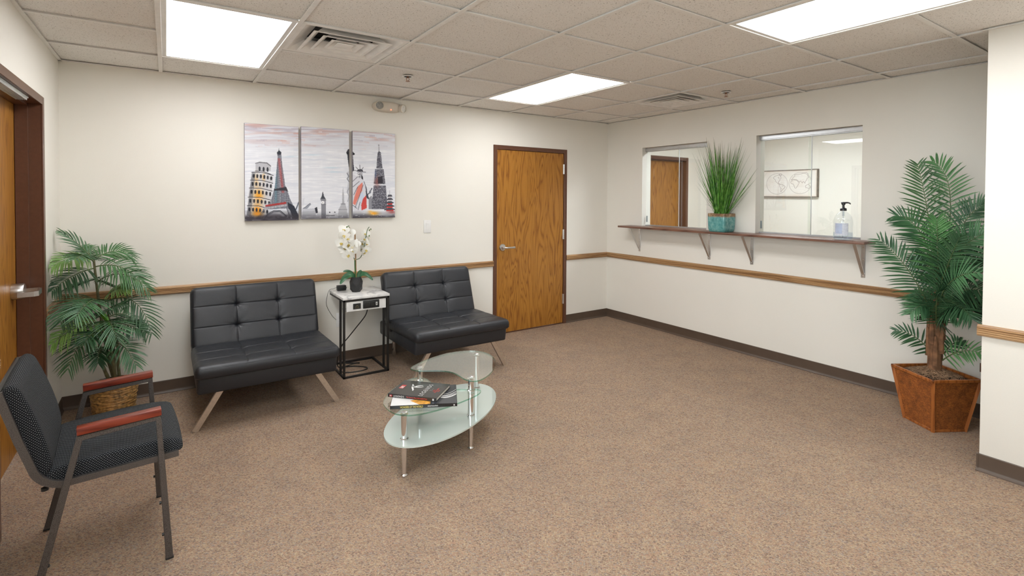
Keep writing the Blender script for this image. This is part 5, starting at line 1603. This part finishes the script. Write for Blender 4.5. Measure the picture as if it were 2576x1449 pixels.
rg = random.Random(21); mb = MB(); bm = mb.bm; ly = bm.verts.layers.float.new('tipness')
def blade(base, tip, ctrl, wd, n=7):
    b_, t_, c_ = Vector(base), Vector(tip), Vector(ctrl); pr = None
    az = rg.uniform(0, PI); wv = Vector((math.cos(az), math.sin(az), 0)); nv = Vector((-math.sin(az), math.cos(az), 0))
    for j in range(n + 1):
        s = j / n; x = b_ * (1 - s) ** 2 + c_ * 2 * s * (1 - s) + t_ * s * s
        x.x = min(x.x, -PX_ - .008 + 0)   # stay in front of the wall
        w_ = wd * (1 - s ** 3.4) + .0006
        cur = [bm.verts.new(x - wv * w_ * .5 + nv * w_ * .25), bm.verts.new(x), bm.verts.new(x + wv * w_ * .5 + nv * w_ * .25)]
        for v in cur: v[ly] = s
        if pr: bm.faces.new((pr[0], pr[1], cur[1], cur[0])); bm.faces.new((pr[1], pr[2], cur[2], cur[1]))
        pr = cur
for k in range(190):
    a = rg.uniform(0, 2 * PI); r0 = .062 * math.sqrt(rg.random())
    b_ = (r0 * math.cos(a), r0 * math.sin(a), .157)
    spread = rg.uniform(.2, 1.0)
    hgt = rg.uniform(.42, .86) if k % 4 else rg.uniform(.72, .90)
    hgt *= 1 - .22 * max(0, spread - .6)
    ty = math.sin(a) * r0 * 2.2 + rg.gauss(0, .07) + .02 * math.sin(a); tx = math.cos(a) * r0 * 1.2 + rg.gauss(-.02, .05)
    ty = max(-.33, min(.25, ty * (.6 + .9 * spread)))
    tip = (tx, ty, hgt); ctrl = (b_[0] * .6 + tx * .32, b_[1] * .6 + ty * .32, hgt * .55)
    blade(b_, tip, ctrl, rg.uniform(.006, .0105))
for tip in ((-.02, -.365, .59), (-.03, -.355, .575), (-.05, -.33, .50)): blade((0, -.05, .157), tip, (-.01, -.15, .30), .0062)
for tip in ((-.06, .235, .20), (-.05, .215, .25), (-.06, -.215, .235), (.02, .19, .30), (-.05, .26, .165)): blade((0, .03 if tip[1] > 0 else -.05, .157), tip, (0, tip[1] * .6, tip[2] + .04), .0055)
o = mb.build('grass_blades', grass_mat(), t, angle=80); o['kind'] = 'stuff'

# ------------------------------------------------------------------ sanitizer bottle
t = thing('sanitizer_bottle', 'clear pump bottle of hand sanitizer on the shelf before window', 'bottle', (-.098, -2.680, SH))
pet = thin_glass('clear_bottle_plastic', (.95, .965, .975), .05, .8)
MB().lathe([(0, .004), (.045, .002), (.062, .004), (.0665, .012), (.067, .030), (.0655, .09), (.067, .13), (.066, .150), (.060, .175), (.046, .198), (.026, .216), (.0185, .223), (.0185, .240), (.0178, .240)], 40).build('bottle', pet, t)
gel = thin_glass('sanitizer_gel', (.86, .90, .95), .03, .5)
MB().lathe([(0, .006), (.058, .006), (.0645, .014), (.065, .03), (.0645, .058), (0, .060)], 36).build('gel', gel, t)
mb = MB(); n_ = 14
lab_m = plain('blue_white_label', (.66, .69, .77), .5, 0, .12, 90)
a0, a1_ = R(150), R(232)
for rr, r2_ in ((.0682, 0),):
    vs1 = [[mb.bm.verts.new((rr * math.cos(a0 + (a1_ - a0) * k / n_), rr * math.sin(a0 + (a1_ - a0) * k / n_), z)) for k in range(n_ + 1)] for z in (.036, .132)]
    for k in range(n_): mb.bm.faces.new((vs1[0][k], vs1[0][k + 1], vs1[1][k + 1], vs1[1][k]))
lb = mb.build('label', lab_m, t)
ink_b = plain('label_blue_ink', (.20, .27, .50), .5, 0, 0)
for (p, q_, zz, m_) in ((R(158), R(198), (.050, .128), plain('label_pale_blue', (.48, .55, .72), .5, 0, .1)),):
    mb = MB(); rr = .0685
    vs1 = [[mb.bm.verts.new((rr * math.cos(p + (q_ - p) * k / 8), rr * math.sin(p + (q_ - p) * k / 8), z)) for k in range(9)] for z in zz]
    for k in range(8): mb.bm.faces.new((vs1[0][k], vs1[0][k + 1], vs1[1][k + 1], vs1[1][k]))
    mb.build('label_panel', m_, lb)
MB().lathe([(.019, .226), (.0225, .226), (.0225, .243), (.018, .247), (.010, .249), (.008, .253), (.008, .276), (0, .276)], 24).build('pump_collar', 'black_plastic', t)
hd = MB().lathe([(0, .272), (.012, .272), (.014, .280), (.013, .290), (.009, .294), (0, .294)], 18)
hd.tube([(0, 0, .288), (.0, -.030, .290), (.0, -.044, .286), (.0, -.050, .278)], [.0075, .006, .005, .004], 10)
hd.tube([(0, 0, .288), (0, .016, .288)], [.008, .006], 8)
hd.build('pump_head', 'black_plastic', t)
MB().tube([(0, 0, .225), (.002, .002, .12), (.004, .004, .012)], .0042, 8).lathe([(0, .185), (.008, .186), (.009, .222), (0, .223)], 12).build('dip_tube', thin_glass('tube_plastic', (.86, .88, .90), .06), t)

# ------------------------------------------------------------------ orchid
OX, OY = -3.152, -.215
t = thing('potted_orchid', 'white orchid in faceted black vase on marble side table', 'potted plant', (OX, OY, TZ))
def facet_mat():
    n = N('black_faceted_ceramic'); b = n.bsdf((.018, .018, .019), .45)
    v = n.new('TexVoronoi'); v.inputs['Scale'].default_value = 170; v.inputs['Randomness'].default_value = .15
    mp = n.coord('Object'); n.link(mp, 0, v, 'Vector'); n.bump(v, 'Distance', .9, .004)
    return n.m
mb = MB(); rings = []
for r_, z, tw in ((.036, 0, 0), (.050, .020, 30), (.0575, .050, 0), (.054, .085, 30), (.043, .125, 0), (.036, .125, 0), (.034, .105, 0)):
    rings.append([mb.bm.verts.new((r_ * math.cos(R(60 * k + tw + 12)), r_ * math.sin(R(60 * k + tw + 12)), z)) for k in range(6)])
tws = [0, 30, 0, 30, 0, 0, 0]
for i, (A, B) in enumerate(zip(rings, rings[1:])):
    for k in range(6):
        if tws[i] == tws[i + 1]: mb.bm.faces.new((A[k], A[(k + 1) % 6], B[(k + 1) % 6], B[k]))
        elif tws[i] == 0: mb.bm.faces.new((A[k], A[(k + 1) % 6], B[k])); mb.bm.faces.new((B[k], A[(k + 1) % 6], B[(k + 1) % 6]))
        else: mb.bm.faces.new((A[k], B[(k + 1) % 6], B[k])); mb.bm.faces.new((A[k], A[(k + 1) % 6], B[(k + 1) % 6]))
mb.bm.faces.new(rings[0]); mb.bm.faces.new(rings[-1])
mb.build('vase', facet_mat(), t, smooth=False)
MB().lathe([(0, .112), (.036, .11), (.036, .10), (0, .10)], 12).build('soil', 'soil', t)
orl = plain('orchid_leaf', (.028, .115, .045), .35, 0, .25, 14)
def strap_leaf(pts, wd, name, parent, m_):
    P_ = spline(pts, 5); mb = MB(); pr = None; n_ = len(P_)
    for j, x in enumerate(P_):
        s = j / (n_ - 1); tg = (P_[min(j + 1, n_ - 1)] - P_[max(j - 1, 0)]).normalized()
        sd = tg.cross(Vector((.1, -.75, .65)));
        sd = sd.normalized() if sd.length > .05 else Vector((0, 1, 0))
        nv = sd.cross(tg)
        w_ = wd * (math.sin(PI * min(1, .16 + .82 * s)) ** .7) + .001
        cur = [mb.bm.verts.new(x + sd * w_ * q + nv * abs(q) * w_ * .28 + nv * dz) for q, dz in ((-1, 0), (-.5, -.001), (0, -.003), (.5, -.001), (1, 0))]
        if pr:
            for q in range(4): mb.bm.faces.new((pr[q], pr[q + 1], cur[q + 1], cur[q]))
        pr = cur
    return mb.build(name, m_, parent, angle=70)
for pts, wd in (([(-.01, 0, .118), (-.05, -.01, .145), (-.10, -.02, .130), (-.142, -.03, .080)], .024), ([(.01, 0, .118), (.04, -.01, .145), (.085, -.02, .135), (.132, -.035, .090)], .022),
                ([(-.01, .01, .118), (-.035, .02, .155), (-.065, .035, .172), (-.095, .05, .170)], .016), ([(.01, .005, .118), (.022, .0, .150), (.036, .0, .168), (.045, -.005, .172)], .013), ([(.005, .015, .118), (.05, .04, .150), (.09, .06, .140)], .016)):
    strap_leaf(pts, wd, 'leaf', t, orl)
stem_m = plain('orchid_stem_green', (.045, .12, .03), .45, 0, .15)
MB().tube([(-.006, 0, .11), (-.010, -.002, .20), (-.012, -.004, .28)], .0055, 8).build('stem', stem_m, t)
MB().tube([(.001, .004, .11), (-.004, .002, .30), (-.010, 0, .487)], .0052, 8).build('bamboo_stake', plain('bamboo', (.40, .22, .10), .55, 0, .25, 40), t)
MB().lathe([(.009, 0), (.0105, .002), (.0105, .008), (.009, .010)], 14, center=(-.009, -.001, .268)).build('tie', plain('tan_tie', (.50, .36, .18), .7), t)
left_s = [(-.012, -.004, .27), (-.04, -.01, .32), (-.075, -.03, .40), (-.10, -.045, .48), (-.092, -.05, .545), (-.075, -.055, .565)]
right_s = [(-.012, -.004, .27), (.03, -.01, .285), (.055, -.025, .35), (.068, -.035, .44), (.082, -.04, .52), (.098, -.045, .548)]
for sp in (left_s, right_s): MB().tube([tuple(p) for p in spline(sp, 7)], .0028, 7).build('flower_spike', stem_m, t)
petal_m = plain('orchid_petal_white', (.86, .85, .80), .5, 0, .03, 30); lip_m = plain('orchid_lip_yellow', (.62, .50, .16), .5, 0, .3, 60)
def petal(mb, ang, L, wd, cup, mi=0):
    ca_, sa_ = math.cos(ang), math.sin(ang); rows_ = []
    for j in range(6):
        s = j / 5; w_ = wd * math.sin(PI * min(1, .10 + .86 * s)) ** .6
        rows_.append([mb.bm.verts.new(((L * s) * ca_ - q * w_ * sa_, -cup * s * s * L + .12 * abs(q) * w_ * (1 if s < .7 else -1) - .001 * j, (L * s) * sa_ + q * w_ * ca_)) for q in (-1, -.5, 0, .5, 1)])
    for A, B in zip(rows_, rows_[1:]):
        for q in range(4): f = mb.bm.faces.new((A[q], A[q + 1], B[q + 1], B[q])); f.material_index = mi
mb = MB()
for a in (90, 215, 325): petal(mb, R(a), .036, .0125, -.15)
for a in (12, 168): petal(mb, R(a), .041, .0225, .22)
fl_me = mb.mesh('flower', petal_m, True, 80)
mb = MB(); petal(mb, R(270), .014, .007, .9); petal(mb, R(205), .010, .005, .8); petal(mb, R(335), .010, .005, .8); mb.lathe([(0, -.008), (.004, -.006), (.004, 0), (0, 0)], 8, axis='Y')
lip_me = mb.mesh('lip', lip_m, True, 80)
def wz(cx, cy): return ((cx - 291) * .000905, .482 - (cy - 110) * .000955)
rg = random.Random(9)
FL = [(168, 62), (205, 92), (150, 108), (188, 140), (148, 178), (205, 190), (262, 186), (180, 226), (222, 248), (200, 278), (232, 212),
      (366, 104), (352, 148), (384, 140), (340, 190), (372, 196), (330, 240), (366, 246), (350, 272)]
for k, (cx, cy) in enumerate(FL):
    x, z = wz(cx, cy)
    lf_ = k < 11
    y = -.045 + rg.uniform(-.03, .03)
    f = put('flower', fl_me, t, (x, y, z)); s_ = rg.uniform(1.2, 1.42) * (1 if lf_ else .86)
    f.rotation_euler = (R(rg.uniform(-30, 12)), R(rg.uniform(-25, 25)), R(rg.uniform(-45, 25) if lf_ else rg.uniform(10, 75))); f.scale = (s_, s_, s_)
    put('lip', lip_me, f)
bud = MB().lathe([(0, -.008), (.004, -.005), (.0052, 0), (.003, .006), (0, .009)], 10).mesh('bud', plain('orchid_bud', (.09, .16, .03), .5), True)
for cx, cy in ((188, 36), (212, 44), (398, 70), (412, 62), (396, 120), (208, 40)):
    x, z = wz(cx, cy); put('bud', bud, t, (x, -.05, z))
